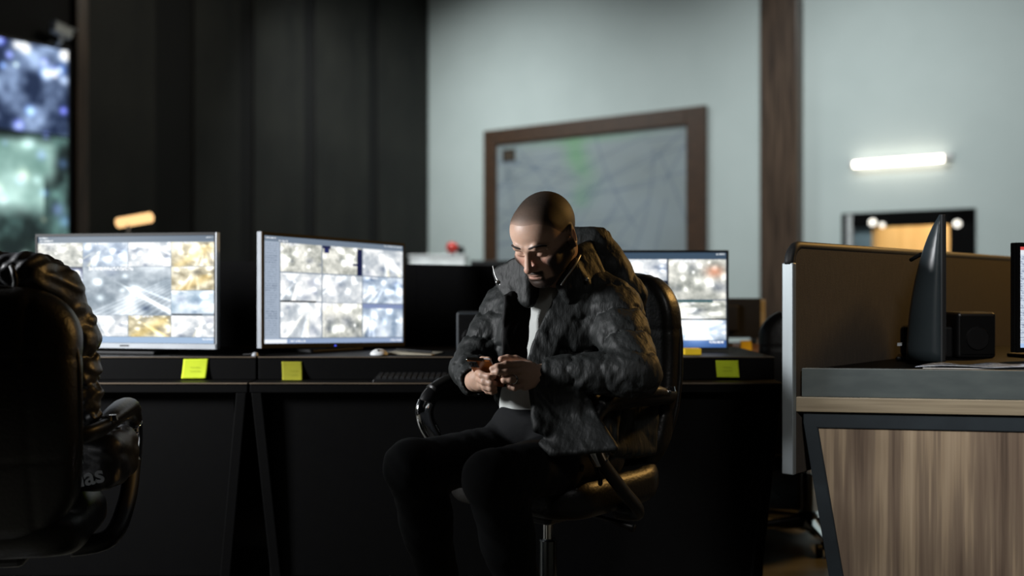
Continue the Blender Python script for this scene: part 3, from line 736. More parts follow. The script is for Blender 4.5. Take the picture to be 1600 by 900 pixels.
# ---------------------------------------------------------------- things lying on the desk
kx0 = at(582, 590, 3.47)[0]; KY = 3.458
r = thing('keyboard', ((kx0+.44+kx0)/2, KY+.05, ZD), 'black keyboard lying on the desk left of the seated man', 'keyboard')
MB().hexa([(kx0, KY, ZD), (kx0+.44, KY, ZD), (kx0+.44, KY+.100, ZD), (kx0, KY+.100, ZD), (kx0+.004, KY+.002, ZD+.010), (kx0+.436, KY+.002, ZD+.010), (kx0+.432, KY+.097, ZD+.020), (kx0+.008, KY+.097, ZD+.020)]).make('case', M['black_plastic'], r, bevel=.002)
M['key'] = mat('keycap_black', (.016, .0165, .017), .35)
g = MB()
for j in range(5):
    for i in range(21):
        if i in (15, 19): pass
        x = kx0+.012+i*.0199; y = KY+.004+j*.0186; z = ZD+.0105+j*.0019
        g.hexa([(x, y, z), (x+.0178, y, z), (x+.0178, y+.0165, z+.0017), (x, y+.0165, z+.0017), (x+.002, y+.002, z+.007), (x+.0158, y+.002, z+.007), (x+.0158, y+.0150, z+.0087), (x+.002, y+.0150, z+.0087)])
g.make('keys', M['key'], r)
# white mouse and notebook on the riser
q = at(592, 553, 3.61)
r = thing('computer_mouse', (q[0], 3.615, ZR), 'small white computer mouse on the riser below the turned monitor', 'mouse')
sdf_obj('shell', [('u', 0, ell((q[0], 3.615, ZR+.004), (.032, .026, .020))), ('i', .003, lambda P: ZR+.001-P[:, 2])], (q[0]-.05, 3.56, ZR-.01), (q[0]+.05, 3.67, ZR+.04), .0025, M['white_plastic'], r)
MB().box(q[0]-.004, q[0]+.004, 3.593, 3.602, ZR+.017, ZR+.023).make('scroll_wheel', M['soft_black'], r, bevel=.002)
q0 = at(598, 552, 3.63); q1 = at(668, 554, 3.63)
r = thing('notebook', ((q0[0]+q1[0])/2, 3.70, ZR), 'thin open notebook with cream pages on the riser beside the white mouse', 'notebook')
T = rotz(math.radians(-12), ((q0[0]+q1[0])/2+.03, 3.69, ZR))
MB().box(-.085, .085, -.07, .09, 0, .0025, T).make('cover', M['soft_black'], r, bevel=.001)
M['cream'] = mat('cream_pages', (.30, .27, .20), .8)
MB().hexa([T(p) for p in ((-.08, -.066, .0025), (.08, -.066, .0025), (.08, .086, .0025), (-.08, .086, .0025), (-.079, -.065, .0125), (.08, -.065, .0045), (.08, .085, .0045), (-.079, .085, .012))]).make('pages', M['cream'], r)
MB().tube([T((-.06, -.03, .019)), T((.075, -.045, .012))], .004, 10).make('pen', M['soft_black'], r)
# dark loudspeaker left of the man, cable clip at the left
def speaker(x0, x1, y0, dpt, z0, z1, label, m):
    r = thing('loudspeaker', ((x0+x1)/2, y0+dpt/2, z0), label, 'speaker', 'dark loudspeakers on the desks')
    MB().box(x0, x1, y0, y0+dpt, z0, z1).make('cabinet', m, r, bevel=.010, seg=3)
    MB().box(x0+.008, x1-.008, y0-.004, y0, z0+.012, z1-.01).make('grille', M['black_fabric'], r, bevel=.002)
    xm = (x0+x1)/2
    MB().tube([(xm, y0-.003, z0+.06), (xm, y0-.008, z0+.06)], [(x1-x0)*.32, (x1-x0)*.28], 20).make('driver', M['black_plastic'], r)
    return r
a0 = at(713, 450, 3.69)
M['spk_grey'] = mat('dark_grey_plastic', rgb(44, 49, 53), .45)
speaker(a0[0], a0[0]+.11, 3.69, .12, ZR, zt_at(713, 487, 3.69), 'dark grey loudspeaker on the riser close behind the seated man', M['spk_grey'])
q = at(398, 553, 3.59)
r = thing('cable_clip', (q[0], 3.59, ZR), 'small grey cable clip on the riser at the foot of the turned monitor', 'clip')
MB().lathe((q[0], 3.595, ZR), [(0, 0), (.012, 0), (.012, .004), (.008, .012), (0, .014)], 16).make('body', M['silver_plastic'], r)
MB().tube([(q[0]+.004, 3.595, ZR+.010), (q[0]-.02, 3.605, ZR+.006), (q[0]-.05, 3.63, ZR+.003)], .0025, 8).make('cable', M['soft_black'], r)
q = at(1083, 551, 3.67)
r = thing('note_pad', (q[0], 3.69, ZR), 'small yellow note pad standing under the monitor right of the seated man', 'note pad')
MB().box(q[0]-.03, q[0]+.028, 3.66, 3.72, ZR, ZR+.020).make('pages', M['yellow'], r, bevel=.001)
MB().box(q[0]-.03, q[0]+.028, 3.66, 3.72, ZR+.0202, ZR+.0215).make('top_sheet', M['yellow'], r)

# ================================================================ RIGHT DESK with its screen
a9 = math.radians(9); EX = A(math.cos(a9), -math.sin(a9), 0); EY = A(.68, .733, 0); RP = at(1239, 620, 2.69); RP[2] = 0
def RT(q): p = RP+EX*q[0]+EY*q[1]; return (p[0], p[1], q[2])
rd = thing('desk', RT((.4, .7, 0)), 'desk on the right with a wood grain end panel in a slanted steel frame', 'desk')
zdt = zt_at(1239, 620, 2.69)
WX = .86
MB().box(0, WX, 0, 1.55, zdt-.039, zdt, RT).make('desktop', M['beige_edge'], rd, bevel=.002)
zrt = zt_at(1250, 575, 2.69)
MB().box(.019, WX, .006, .03, zdt, zrt, RT).make('upstand', M['desk_grey'], rd, bevel=.002)
MB().box(.03, WX, .03, 1.5, zdt+.0, zrt-.004, RT).make('riser_shelf', M['black'], rd, bevel=.002)
# slanted end frame: outer edge from (1250,640) to (1287,900), inner wood panel
def fr(px, py): return None
zf1 = zdt-.039
s0 = .020; fwid = .036; slope = (.071)/.44      # metres sideways per metre down
def fx(z, off): return s0+off+(max(0, zf1-.03-z))*slope
ring = [(s0, zf1), (s0, zf1-.03), (fx(.03, 0), .03), (fx(.03, 0)+fwid, .03), (s0+fwid, zf1-.043), (WX, zf1-.043), (WX, zf1)]
y0 = .012
MB().prism([RT((x, y0, z)) for x, z in ring], EY*.04).make('end_frame', M['desk_steel'], rd, bevel=.003)
ring = [(s0+fwid+.001, zf1-.0445), (fx(.04, 0)+fwid+.001, .04), (WX, .04), (WX, zf1-.0445)]
# walnut grain panel
m = bpy.data.materials.new('walnut_grain'); m.use_nodes = True; nt = m.node_tree; b = nt.nodes['Principled BSDF']; b.inputs['Roughness'].default_value = .45
tc = nt.nodes.new('ShaderNodeTexCoord'); mp = nt.nodes.new('ShaderNodeMapping'); mp.inputs['Scale'].default_value = (1, 1, .05); nt.links.new(tc.outputs['Object'], mp.inputs[0])
n1 = nt.nodes.new('ShaderNodeTexNoise'); n1.inputs['Scale'].default_value = 15; n1.inputs['Detail'].default_value = 4; n1.inputs['Distortion'].default_value = .35; nt.links.new(mp.outputs[0], n1.inputs['Vector'])
mp2 = nt.nodes.new('ShaderNodeMapping'); mp2.inputs['Scale'].default_value = (1, 1, .022); nt.links.new(tc.outputs['Object'], mp2.inputs[0])
n2 = nt.nodes.new('ShaderNodeTexNoise'); n2.inputs['Scale'].default_value = 120; n2.inputs['Detail'].default_value = 3; nt.links.new(mp2.outputs[0], n2.inputs['Vector'])
mx = nt.nodes.new('ShaderNodeMath'); mx.operation = 'MULTIPLY_ADD'; nt.links.new(n2.outputs['Fac'], mx.inputs[0]); mx.inputs[1].default_value = .32; nt.links.new(n1.outputs['Fac'], mx.inputs[2])
rp = nt.nodes.new('ShaderNodeValToRGB'); e = rp.color_ramp.elements
e[0].position = .42; e[0].color = (*rgb(70, 58, 49), 1); e[1].position = .88; e[1].color = (*rgb(176, 158, 134), 1)
x_ = e.new(.56); x_.color = (*rgb(112, 96, 82), 1); x_ = e.new(.66); x_.color = (*rgb(128, 112, 95), 1); x_ = e.new(.72); x_.color = (*rgb(150, 132, 110), 1)
nt.links.new(mx.outputs[0], rp.inputs[0]); nt.links.new(rp.outputs[0], b.inputs['Base Color']); M['walnut_grain'] = m
MB().prism([RT((x, y0+.006, z)) for x, z in ring], EY*.018).make('end_panel', M['walnut_grain'], rd)
MB().box(.05, .09, 1.4, 1.46, 0, zf1, RT).make('rear_leg', M['desk_steel'], rd, bevel=.003)
MB().box(WX-.05, WX-.01, 1.4, 1.46, 0, zf1, RT).make('rear_leg', M['desk_steel'], rd, bevel=.003)
# privacy screen along the desk's far side: rounded top front corner, aluminium front edge
sp = thing('privacy_screen', RT((-.025, .5, .5)), 'brown fabric privacy screen with a rounded corner and silver edge along the right desk', 'partition')
zs1 = zt_at(1232, 384, 2.69); zs0 = zt_at(1234, 740, 2.69)
SP0 = at(1239, 450, 2.675); SP0[2] = 0; SY = EY; SN = A(-EY[1], EY[0], 0)
def ST(u, z, o): p = SP0+SY*u+SN*o; return (p[0], p[1], z)
def sring(in_=0., u0=0.0):
    rad = .05; L_ = 2.7; pts = [(u0, zs0)]
    for k in range(9):
        a = math.pi-k*math.pi/16; pts.append((u0+rad+(rad-in_)*math.cos(a), zs1-rad+(rad-in_)*math.sin(a)))
    pts += [(L_, zs1-in_), (L_, zs0)]; return pts
MB().prism([ST(u+.006, z, .0) for u, z in sring(.006)], SN*.022).make('fabric_panel', M['screen_fabric'], sp)
g = MB(); rr = sring(0.)[1:-1]; g.tube([ST(u, z, .011) for u, z in rr], .013, 10); g.make('top_rim', M['soft_black'], sp, smooth=True)
MB().box(-.010, .008, -.006, .027, zs0, zs1-.045, lambda q: ST(q[0], q[2], q[1])).make('edge_strip', M['alu'], sp, bevel=.003)
for u in (.35, 1.2): MB().box(u-.02, u+.02, zdt-.08, zdt-.042, -.03, .0, lambda q: ST(q[0], q[1], q[2])).make('clamp', M['soft_black'], sp, bevel=.003)
# all-in-one screen seen edge on
q = at(1475, 565, 2.80); bz = zrt-.004
r = thing('monitor', (q[0]+.03, 2.95, bz), 'black monitor seen edge-on with a bulging back on the right desk', 'monitor')
ang = math.atan2(.42, 1.0); ey = A(math.sin(ang), math.cos(ang), 0); ex = A(-math.cos(ang), math.sin(ang), 0)   # ey away from the viewer, ex towards the back
zt_ = zt_at(1475, 335, 2.80)
def MT(p): qq = A(q[0], q[1], 0)+ex*p[0]+ey*p[1]; return (qq[0], qq[1], p[2])
H0 = bz+.012; prof = []
for k in range(15):
    h = 1-k/14; prof.append((.012+.088*(1-h**1.9)**.75, H0+(zt_-H0)*h))
v = []; f = []; NW = 13; wid = .42
for j in range(NW):
    s_ = j/(NW-1); e = 1-.35*abs(2*s_-1)**6 if 0 < j < NW-1 else .25
    for (t_, z) in prof: v.append(MT((.012+(t_-.012)*e, s_*wid, z)))
n = len(prof)
for j in range(NW-1):
    for i in range(n-1): f.append((j*n+i, (j+1)*n+i, (j+1)*n+i+1, j*n+i+1))
v2 = len(v)
for j in range(NW):
    for (t_, z) in prof: v.append(MT((.008, (j/(NW-1))*wid, z)))
for j in range(NW-1):
    for i in range(n-1): f.append((v2+j*n+i, v2+j*n+i+1, v2+(j+1)*n+i+1, v2+(j+1)*n+i))
for j in (0, NW-1):
    for i in range(n-1): f.append((j*n+i, j*n+i+1, v2+j*n+i+1, v2+j*n+i))
for j in range(NW-1):
    f.append((j*n, (j+1)*n, v2+(j+1)*n, v2+j*n)); i = n-1; f.append((j*n+i, (j+1)*n+i, v2+(j+1)*n+i, v2+j*n+i))
M['aio'] = mat('dark_satin_plastic', rgb(46, 54, 58), .35, c2=rgb(42, 50, 54), scale=10)
put('back_shell', v, f, M['aio'], r, smooth=True)
MB().box(-.004, .0085, .0, wid, H0, zt_, MT).make('bezel', M['black_plastic'], r, bevel=.002)
MB().box(-.0055, -.004, .012, wid-.012, H0+.02, zt_-.012, MT).make('glass', M['black_plastic'], r)
MB().box(.004, .0085, -.002, .0, H0, zt_, MT).make('front_trim', M['spk_grey'], r)
MB().tube([MT((.06, .10, zt_-.105)), MT((.088, .14, zt_-.12))], .006, 8).make('latch', M['black_plastic'], r)
MB().box(.01, .13, .18, .40, bz, bz+.012, MT).make('stand_foot', M['black_plastic'], r, bevel=.004)
MB().box(.03, .12, .22, .34, bz+.012, bz+.10, MT).make('stand_neck', M['black_plastic'], r, bevel=.01)
MB().box(.11, .122, .06, .10, bz+.05, bz+.058, MT).make('cable_plug', M['silver_plastic'], r)
# speaker and second monitor on the right desk
a0 = at(1496, 450, 3.12); a1 = at(1557, 450, 3.12)
sr = speaker(a0[0], a1[0], 3.12, .12, bz, zt_at(1500, 488, 3.12), 'black loudspeaker on the right desk between the two monitors', M['black_plastic'])
MB().box(a0[0]-.035, a0[0]-.004, 3.14, 3.2, bz, bz+.095).make('remote_dial', M['black_plastic'], sr, bevel=.006)
W_, H_ = 160, 110
img = np.ones((H_, W_, 3))*np.array((186, 196, 208))/255.
rect(img, 0, 0, 1, .04, (190, 70, 70)); rect(img, 0, .04, 1, .09, (210, 214, 220))
for k in range(36): dashes(img, .01, .1+.024*k, .98, .112+.024*k, (120, 130, 150), 300+k, .45)
rect(img, 0, .955, 1, 1, (150, 176, 214))
p1 = at(1587, 450, 2.98); p2 = p1+A(.50, .20, 0); z1 = zt_at(1587, 379, 2.98); z0 = zt_at(1587, 551, 2.98)
monitor('monitor', p1[:2], p2[:2], z0, z1, 'lit monitor with rows of text at the right edge of the picture', np.clip(img, 0, 1), M['black_plastic'], edge=(.012, .012, .012, .014), foot_z=bz, group='monitors on the right desk')
# papers in a clear sleeve on the upstand
r = thing('document_sleeve', RT((.5, .10, zrt)), 'papers in a shiny clear plastic sleeve lying on the right desk', 'papers')
g = MB(); nx, ny = 24, 6; P = []; f = []
x0 = .29
for j in range(ny+1):
    for i in range(nx+1):
        u, v_ = i/nx, j/ny; P.append(RT((x0+u*.55, .012+v_*.17+.03*(1-u)*(1-v_), zrt+.0035+.004*abs(math.sin(u*9+v_*2))+.002*math.sin(u*31)*v_**2)))
for j in range(ny):
    for i in range(nx): f.append((j*(nx+1)+i, j*(nx+1)+i+1, (j+1)*(nx+1)+i+1, (j+1)*(nx+1)+i))
o = put('sleeve', P, f, M['plastic_sleeve'], r, smooth=True); s_ = o.modifiers.new('thick', 'SOLIDIFY'); s_.thickness = .0012
MB().box(x0+.02, x0+.50, .04, .17, zrt+.0002, zrt+.0022, RT).make('papers', M['paper'], r)

# ================================================================ things further back on the right
bd = thing('desk', (.55, 5.2, 0), 'brown topped desk far back, seen past the monitor on the right', 'desk')
M['warm_top'] = mat('brown_desktop', rgb(120, 84, 48), .5, c2=rgb(90, 60, 34), scale=6, stretch=(1, 6, 6))
MB().box(-.5, 1.42, 4.75, 5.55, .715, .75).make('desktop', M['warm_top'], bd, bevel=.003)
MB().box(-.42, 1.34, 5.3, 5.32, .1, .715).make('modesty_panel', M['black'], bd)
for x in (-.46, 1.34): MB().box(x, x+.05, 4.8, 5.5, 0, .715).make('leg_panel', M['black'], bd, bevel=.003)
q0 = at(1100, 450, 5.3); q1 = at(1189, 450, 5.3)
r = thing('monitor', ((q0[0]+q1[0])/2, 5.32, .75), 'dark monitor seen from behind on the far brown desk', 'monitor')
MB().box(q0[0]-.2, q1[0], 5.3, 5.325, zt_at(1, 528, 5.3), zt_at(1, 466, 5.3)).make('back_shell', M['soft_black'], r, bevel=.006)
MB().box(q0[0]-.1, q1[0]-.12, 5.27, 5.3, zt_at(1, 518, 5.3), zt_at(1, 476, 5.3)).make('rear_housing', M['soft_black'], r, bevel=.01)
MB().box(.97, 1.03, 5.272, 5.30, .762, .86).make('stand_neck', M['soft_black'], r)
MB().box(.88, 1.12, 5.2, 5.42, .75, .762).make('stand_foot', M['soft_black'], r, bevel=.003)
q0 = at(1184, 450, 5.36); q1 = at(1196, 450, 5.36); zz = zt_at(1, 468, 5.36)
r = thing('ring_binder', ((q0[0]+q1[0])/2, 5.45, .75), 'pale ring binder standing on the far brown desk beside the dark monitor', 'binder')
MB().box(q0[0], q1[0], 5.36, 5.60-.06, .75, zz).make('cover', mat('pale_binder', (.55, .52, .44), .6), r, bevel=.003)
MB().box(q0[0]+.008, q1[0]-.008, 5.357, 5.36, .86, .92).make('spine_label', M['paper'], r)
q = at(1166, 548, 4.85)
r = thing('note_pad', (q[0], 4.85, .75), 'yellow note pad on the far brown desk beside the dark chair', 'note pad')
MB().hexa([(q[0]-.025, 4.84, .75), (q[0]+.025, 4.84, .75), (q[0]+.025, 4.88, .75), (q[0]-.025, 4.88, .75), (q[0]-.024, 4.86, .79), (q[0]+.026, 4.86, .79), (q[0]+.026, 4.872, .79), (q[0]-.024, 4.872, .79)]).make('pages', M['yellow'], r)
MB().box(q[0]-.025, q[0]+.025, 4.8605, 4.871, .7905, .794).make('top_sheet', M['yellow'], r)
# ================================================================ OFFICE CHAIRS (front = -y of the chair)
def warp(f, g): return lambda P: f(g(P))
def rslab(c, bx, bz, R_, t, e):
    """pad in the xz plane with corner radius R_, half thickness t, edge roundness e"""
    c = np.asarray(c, float)
    def f(P):
        p = P-c; qx, qz = np.abs(p[:, 0])-bx+R_, np.abs(p[:, 2])-bz+R_
        d2 = np.hypot(np.maximum(qx, 0), np.maximum(qz, 0))+np.minimum(np.maximum(qx, qz), 0)-R_
        w0, w1 = d2+e, np.abs(p[:, 1])-t+e
        return np.hypot(np.maximum(w0, 0), np.maximum(w1, 0))+np.minimum(np.maximum(w0, w1), 0)-e
    return f
def back_warp(P):
    Q = P.copy(); h = np.clip(P[:, 2]-.50, 0, 1)
    Q[:, 1] = P[:, 1]+.75*P[:, 0]**2-.10*h-.05*np.sin(np.clip(h/.58, 0, 1)*math.pi)
    Q[:, 0] = P[:, 0]*(1+.10*np.clip((.72-P[:, 2])/.3, 0, 1)); return Q
def seat_swap(P):           # seat pad lies in xy
    Q = np.stack([P[:, 0], P[:, 2]-.035*np.clip((P[:, 1]-.1)/.2, 0, 1)**2+.05*np.clip((-P[:, 1]-.16)/.12, 0, 1)**2, P[:, 1]], 1); return Q
def make_chair(label, group):
    r = thing('office_chair', (0, 0, 0), label, 'chair', group)
    def padline(P): return .004*np.exp(-((np.abs(P[:, 0])-.17)/.007)**2)+.003*np.exp(-((np.abs(P[:, 2]-.80)-.12)/.006)**2)
    sdf_obj('backrest', [('u', 0, warp(rslab((0, .245, .785), .268, .300, .13, .048, .036), back_warp)), ('post', 0, padline)],
            (-.36, .02, .42), (.36, .44, 1.16), .008, M['leather'], r, local=True)
    pts = []
    for k in range(49):
        a = 2*math.pi*k/48; ca, sa = math.cos(a), math.sin(a); n_ = 3.4
        x = .262*abs(ca)**(2/n_)*(1 if ca > 0 else -1); z = .785+.294*abs(sa)**(2/n_)*(1 if sa > 0 else -1)
        h = min(max(z-.5, 0), 1); x /= (1+.10*min(max((.72-z)/.3, 0), 1))
        y = .245-.75*x*x+.10*h+.05*math.sin(min(h/.58, 1)*math.pi); pts.append((x*1.016, y+.018, z+(.006 if sa > 0 else -.006)))
    MB().tube(pts, .0085, 8, cap=False).make('piping', M['leather'], [c for c in r.children if c.name.startswith('backrest')][0], smooth=True, local=True)
    sdf_obj('seat', [('u', 0, warp(rslab((0, .475, .028), .258, .238, .11, .055, .045), seat_swap)), ('u', .02, warp(rslab((0, .525, .025), .215, .20, .10, .028, .026), seat_swap))],
            (-.32, -.34, .34), (.32, .30, .64), .008, M['leather'], r, local=True)
    for s_ in (-1, 1):
        path = spline([(s_*.20, .06, .415), (s_*.29, .04, .43), (s_*.315, -.06, .50), (s_*.315, -.165, .60), (s_*.315, -.195, .67), (s_*.315, -.160, .728), (s_*.312, -.05, .742), (s_*.30, .14, .736), (s_*.275, .225, .728), (s_*.235, .25, .72)], 6)
        arm = MB().tube(path, .017, 12, flat=1.5).make('arm', M['black_plastic'], r, smooth=True, local=True)
        pad = spline([(s_*.315, -.170, .738), (s_*.314, -.11, .757), (s_*.312, -.04, .762), (s_*.306, .09, .756), (s_*.296, .16, .744)], 6)
        n_ = len(pad); MB().tube(pad, [.024*(.5+.5*math.sin(math.pi*min(max(i/(n_-1), .12), .88)))+.006 for i in range(n_)], 14, flat=.75).make('arm_pad', M['leather'], arm, smooth=True, local=True)
        MB().tube(spline([(s_*.315, -.160, .598), (s_*.315, -.190, .640), (s_*.315, -.200, .675), (s_*.315, -.190, .700)], 5), .021, 14, flat=1.45).make('bracket', M['chrome'], arm, smooth=True, local=True)
        MB().tube([(s_*.318, .165, .752), (s_*.318, .165, .766)], [.012, .009], 12).make('bolt', M['chrome'], arm, local=True)
    MB().box(-.11, .11, -.13, .13, .385, .425).make('mechanism', M['black_plastic'], r, local=True, bevel=.015)
    MB().tube([(.10, .03, .40), (.21, .02, .395), (.29, .02, .385)], [.006, .006, .012], 10).make('lever', M['black_plastic'], r, local=True, smooth=True)
    MB().lathe((0, 0, 0), [(0, .24), (.0155, .24), (.0155, .395), (0, .395)], 24).make('piston', M['chrome'], r, local=True, smooth=False, label='slim chrome piston')
    MB().lathe((0, 0, 0), [(0, .07), (.026, .07), (.026, .308), (.023, .312), (.0, .312)], 24).make('gas_lift', mat_lift, r, local=True, label='satin steel lower gas lift tube')
    MB().lathe((0, 0, 0), [(0, .055), (.05, .055), (.05, .11), (.034, .135), (0, .135)], 24).make('hub', M['black_plastic'], r, local=True, smooth=False)
    for k in range(5):
        T = rotz(2*math.pi*k/5+.3)
        lg = MB().hexa([T(p) for p in ((.03, -.03, .06), (.30, -.018, .065), (.30, .018, .065), (.03, .03, .06), (.03, -.024, .115), (.30, -.013, .09), (.30, .013, .09), (.03, .024, .115))]).make('base_leg', M['chrome'], r, local=True, bevel=.006)
        g = MB()
        for s_ in (-1, 1): g.tube([T((.295, s_*.010, .028)), T((.295, s_*.030, .028))], .028, 16)
        g.tube([T((.285, 0, .03)), T((.285, 0, .075))], .010, 10); g.make('caster', M['black_plastic'], lg, local=True)
    return r
mat_lift = mat('satin_steel', (.14, .155, .16), .22, metal=1.)
chair = make_chair('black leather office chair with chrome gas lift under the seated man', 'black leather office chairs')
CH = A(.105, 2.99, 0); chair.location = V(CH); chair.rotation_euler[2] = math.radians(-42)
chair_l = copy_tree(chair); chair_l.location = V((-1.306, 2.56, 0)); chair_l.scale = (1, 1, .965); chair_l.rotation_euler[2] = math.radians(192)
chair_l['label'] = 'black office chair at the left edge with a padded jacket over its back'
chair_b = copy_tree(chair); chair_b.location = V((1.225, 4.25, 0)); chair_b.rotation_euler[2] = math.radians(178); chair_b.scale = (.93, .93, .885)
chair_b['label'] = 'dark office chair half hidden behind the brown privacy screen of the right desk'

# ================================================================ MAN
O_ = A(.148, 2.95, 0); BL = A(.82, -.574, 0); BF = A(-.574, -.82, 0)
def B(l, f, u): return O_+l*BL+f*BF+A(0, 0, u)
RB = np.stack([BL, BF, A(0, 0, 1)], 1)
def bell(c, r, quilt=None): return ell(B(*c), r, RB, quilt)
man = thing('person', (.15, 2.95, 0), 'seated man in a black padded jacket bowing his head over a phone', 'person')
# head frame
yaw, pit, rol = math.radians(36), math.radians(33), math.radians(2)
f0 = A(-math.sin(yaw), -math.cos(yaw), 0); lf = A(math.cos(yaw), -math.sin(yaw), 0)
fw = f0*math.cos(pit)+A(0, 0, -1)*math.sin(pit); upv = A(0, 0, 1)*math.cos(pit)+f0*math.sin(pit)
lf, upv = lf*math.cos(rol)-upv*math.sin(rol), upv*math.cos(rol)+lf*math.sin(rol)
HR = np.stack([lf, fw, upv], 1); HCn = at(851, 370, 2.78)
def hl(P):
    L = (P-HCn)@HR; L[:, 2] = np.where(L[:, 2] < 0, L[:, 2]/.93, L[:, 2]); return L
def Hw(*p): return HCn+HR@A(*p)
def hp(f): return lambda P: f(hl(P))
HEAD = []
def hu(f, k=.015): HEAD.append(('u', k, hp(f)))
def hs(f, k=.008): HEAD.append(('s', k, hp(f)))
hu(ell((0, -.014, .030), (.0775, .098, .086)), 0)
hu(ell((0, .040, .040), (.062, .052, .055)), .03)
hu(ell((0, .030, -.040), (.060, .060, .066)), .03)
for s_ in (-1, 1):
    hu(rcone((s_*.058, .0, -.050), (s_*.022, .070, -.098), .018, .016), .03)
    hu(ell((s_*.044, .062, -.026), (.020, .018, .020)), .022)
hu(ell((0, .076, -.101), (.022, .017, .017)), .018)
hu(ell((0, .078, -.066), (.028, .021, .026)), .02)
for s_ in (-1, 1):
    hs(ell((s_*.032, .104, -.002), (.020, .022, .0145)), .014)
    hu(rcone((s_*.010, .093, .0185), (s_*.030, .0925, .0215), .0075, .0068), .012)
    hu(rcone((s_*.030, .0925, .0215), (s_*.052, .074, .012), .0068, .005), .012)
    hu(ell((s_*.0315, .0745, -.002), (.0155, .0145, .0135)), .004)           # lowered lids over the eyeballs
    hu(rcone((s_*.018, .0865, -.0075), (s_*.045, .079, -.0085), .0022), .004)  # lid edge
hu(rcone((0, .093, .006), (0, .113, -.036), .0075, .0105), .010)
hu(ell((0, .1125, -.040), (.0105, .0105, .0095)), .006)
for s_ in (-1, 1):
    hu(ell((s_*.0125, .1005, -.042), (.0075, .0105, .0078)), .006)
    hs(ell((s_*.0062, .1075, -.0510), (.0035, .0050, .0036)), .003)
# lips
hu(ell((0, .0955, -.0655), (.020, .0075, .0052)), .005)
hu(ell((0, .0945, -.0765), (.018, .0080, .0058)), .005)
hs(rcone((-.024, .094, -.0705), (0, .1045, -.0710), .0013), .003); hs(rcone((.024, .094, -.0705), (0, .1045, -.0710), .0013), .003)
hs(ell((0, .101, -.0875), (.016, .007, .0045)), .008)
hs(rcone((0, .1060, -.054), (0, .1035, -.060), .0022), .003)
for s_ in (-1, 1):     # naso-labial creases, brow crease
    hs(rcone((s_*.019, .1005, -.044), (s_*.031, .086, -.070), .0012), .006)
    hs(rcone((s_*.005, .1035, .022), (s_*.006, .1015, .032), .0010), .004)
# ears
for s_ in (-1, 1):
    eR = np.array(Matrix.Rotation(s_*math.radians(-24), 3, 'Z') @ Matrix.Rotation(math.radians(10), 3, 'X'))
    ec = A(s_*.0835, -.012, -.004)
    hu(ell(ec, (.0075, .0185, .032), eR), .006)
    hu(ell((s_*.078, -.002, -.026), (.007, .010, .011)), .006)
    hs(ell(ec+A(s_*.007, .004, .003), (.0065, .0095, .018), eR), .004)
    hu(rcone((s_*.080, .006, -.004), (s_*.079, .005, -.016), .0042), .004)
# neck, torso, limbs inside the clothes
S_L, E_L, W_L = B(.165, .03, .985), A(.318, 2.635, .825), A(.092, 2.690, .8175)
S_R, E_R, W_R = B(-.165, .03, .985), A(-.118, 2.935, .815), A(-.098, 2.735, .795)
HIP_L, KNEE_L, ANK_L = A(.225, 2.885, .575), A(-.052, 2.52, .575), A(.06, 2.70, .09)
HIP_R, KNEE_R, ANK_R = A(.085, 2.99, .575), A(-.262, 2.66, .580), A(-.17, 2.86, .09)
BODY = list(HEAD)
def bu(f, k=.02): BODY.append(('u', k, f))
bu(rcone(Hw(0, -.040, -.060), B(0, .035, 1.03), .056, .062), .03)
bu(bell((0, .045, .90), (.150, .095, .17)), .05); bu(bell((0, .055, .70), (.140, .105, .16)), .05); bu(bell((0, .02, .58), (.150, .11, .095)), .05)
bu(rcone(B(-.13, .03, .985), B(.13, .03, .985), .055), .05)
for S_, E_, W__ in ((S_L, E_L, W_L), (S_R, E_R, W_R)):
    bu(rcone(S_, E_, .046, .036), .03); bu(rcone(E_, W__, .037, .0255), .02)
for H_, K_, N_ in ((HIP_L, KNEE_L, ANK_L), (HIP_R, KNEE_R, ANK_R)):
    bu(rcone(H_, K_, .075, .048), .05); bu(rcone(K_, N_, .050, .034), .02); bu(ell(N_+(K_-N_)*.72+BF*-.018, (.047, .05, .09)), .03)
    bu(rcone(N_+A(0, 0, -.02), N_+BF*.14+A(0, 0, -.052), .036, .028), .02)
# hands
def finger(pts, r0, r1, k=.0035):
    n = len(pts)-1
    for i in range(n):
        a = r0+(r1-r0)*i/n; b = r0+(r1-r0)*(i+1)/n
        bu(rcone(pts[i], pts[i+1], a, b), k if i == 0 else .003)
        if 0 < i: bu(ell(pts[i], (a*1.07,)*3), .003)
def pp(*a): return [at(*q) for q in a]
# left hand, from the right: back of the hand towards us, fingertips on the phone
bu(rcone(W_L, at(826, 585, 2.672), .025, .0265), .015)
bu(rcone(at(828, 575, 2.672), at(814, 571, 2.655), .0175, .0125), .012); bu(rcone(at(828, 583, 2.668), at(815, 582, 2.650), .0180, .0125), .010)
bu(rcone(at(829, 593, 2.668), at(817, 594, 2.650), .0175, .0120), .010); bu(rcone(at(830, 599, 2.672), at(819, 604, 2.656), .016, .0105), .010)
finger(pp((813, 569, 2.653), (790, 569.5, 2.622), (777, 573, 2.612), (768.5, 576, 2.614)), .0100, .0072)
finger(pp((814, 581, 2.648), (790, 581, 2.612), (778, 581.5, 2.606), (770.5, 582.5, 2.612)), .0100, .0073)
finger(pp((816, 592, 2.648), (797, 593.5, 2.610), (788, 594, 2.612), (784.5, 592, 2.630)), .0098, .0075)
finger(pp((818, 602, 2.655), (804, 606, 2.622), (797, 605, 2.626), (795, 602, 2.640)), .0085, .0066)
finger(pp((826, 570, 2.690), (806, 562, 2.692), (793, 560, 2.682), (783, 561, 2.672)), .0125, .0085)
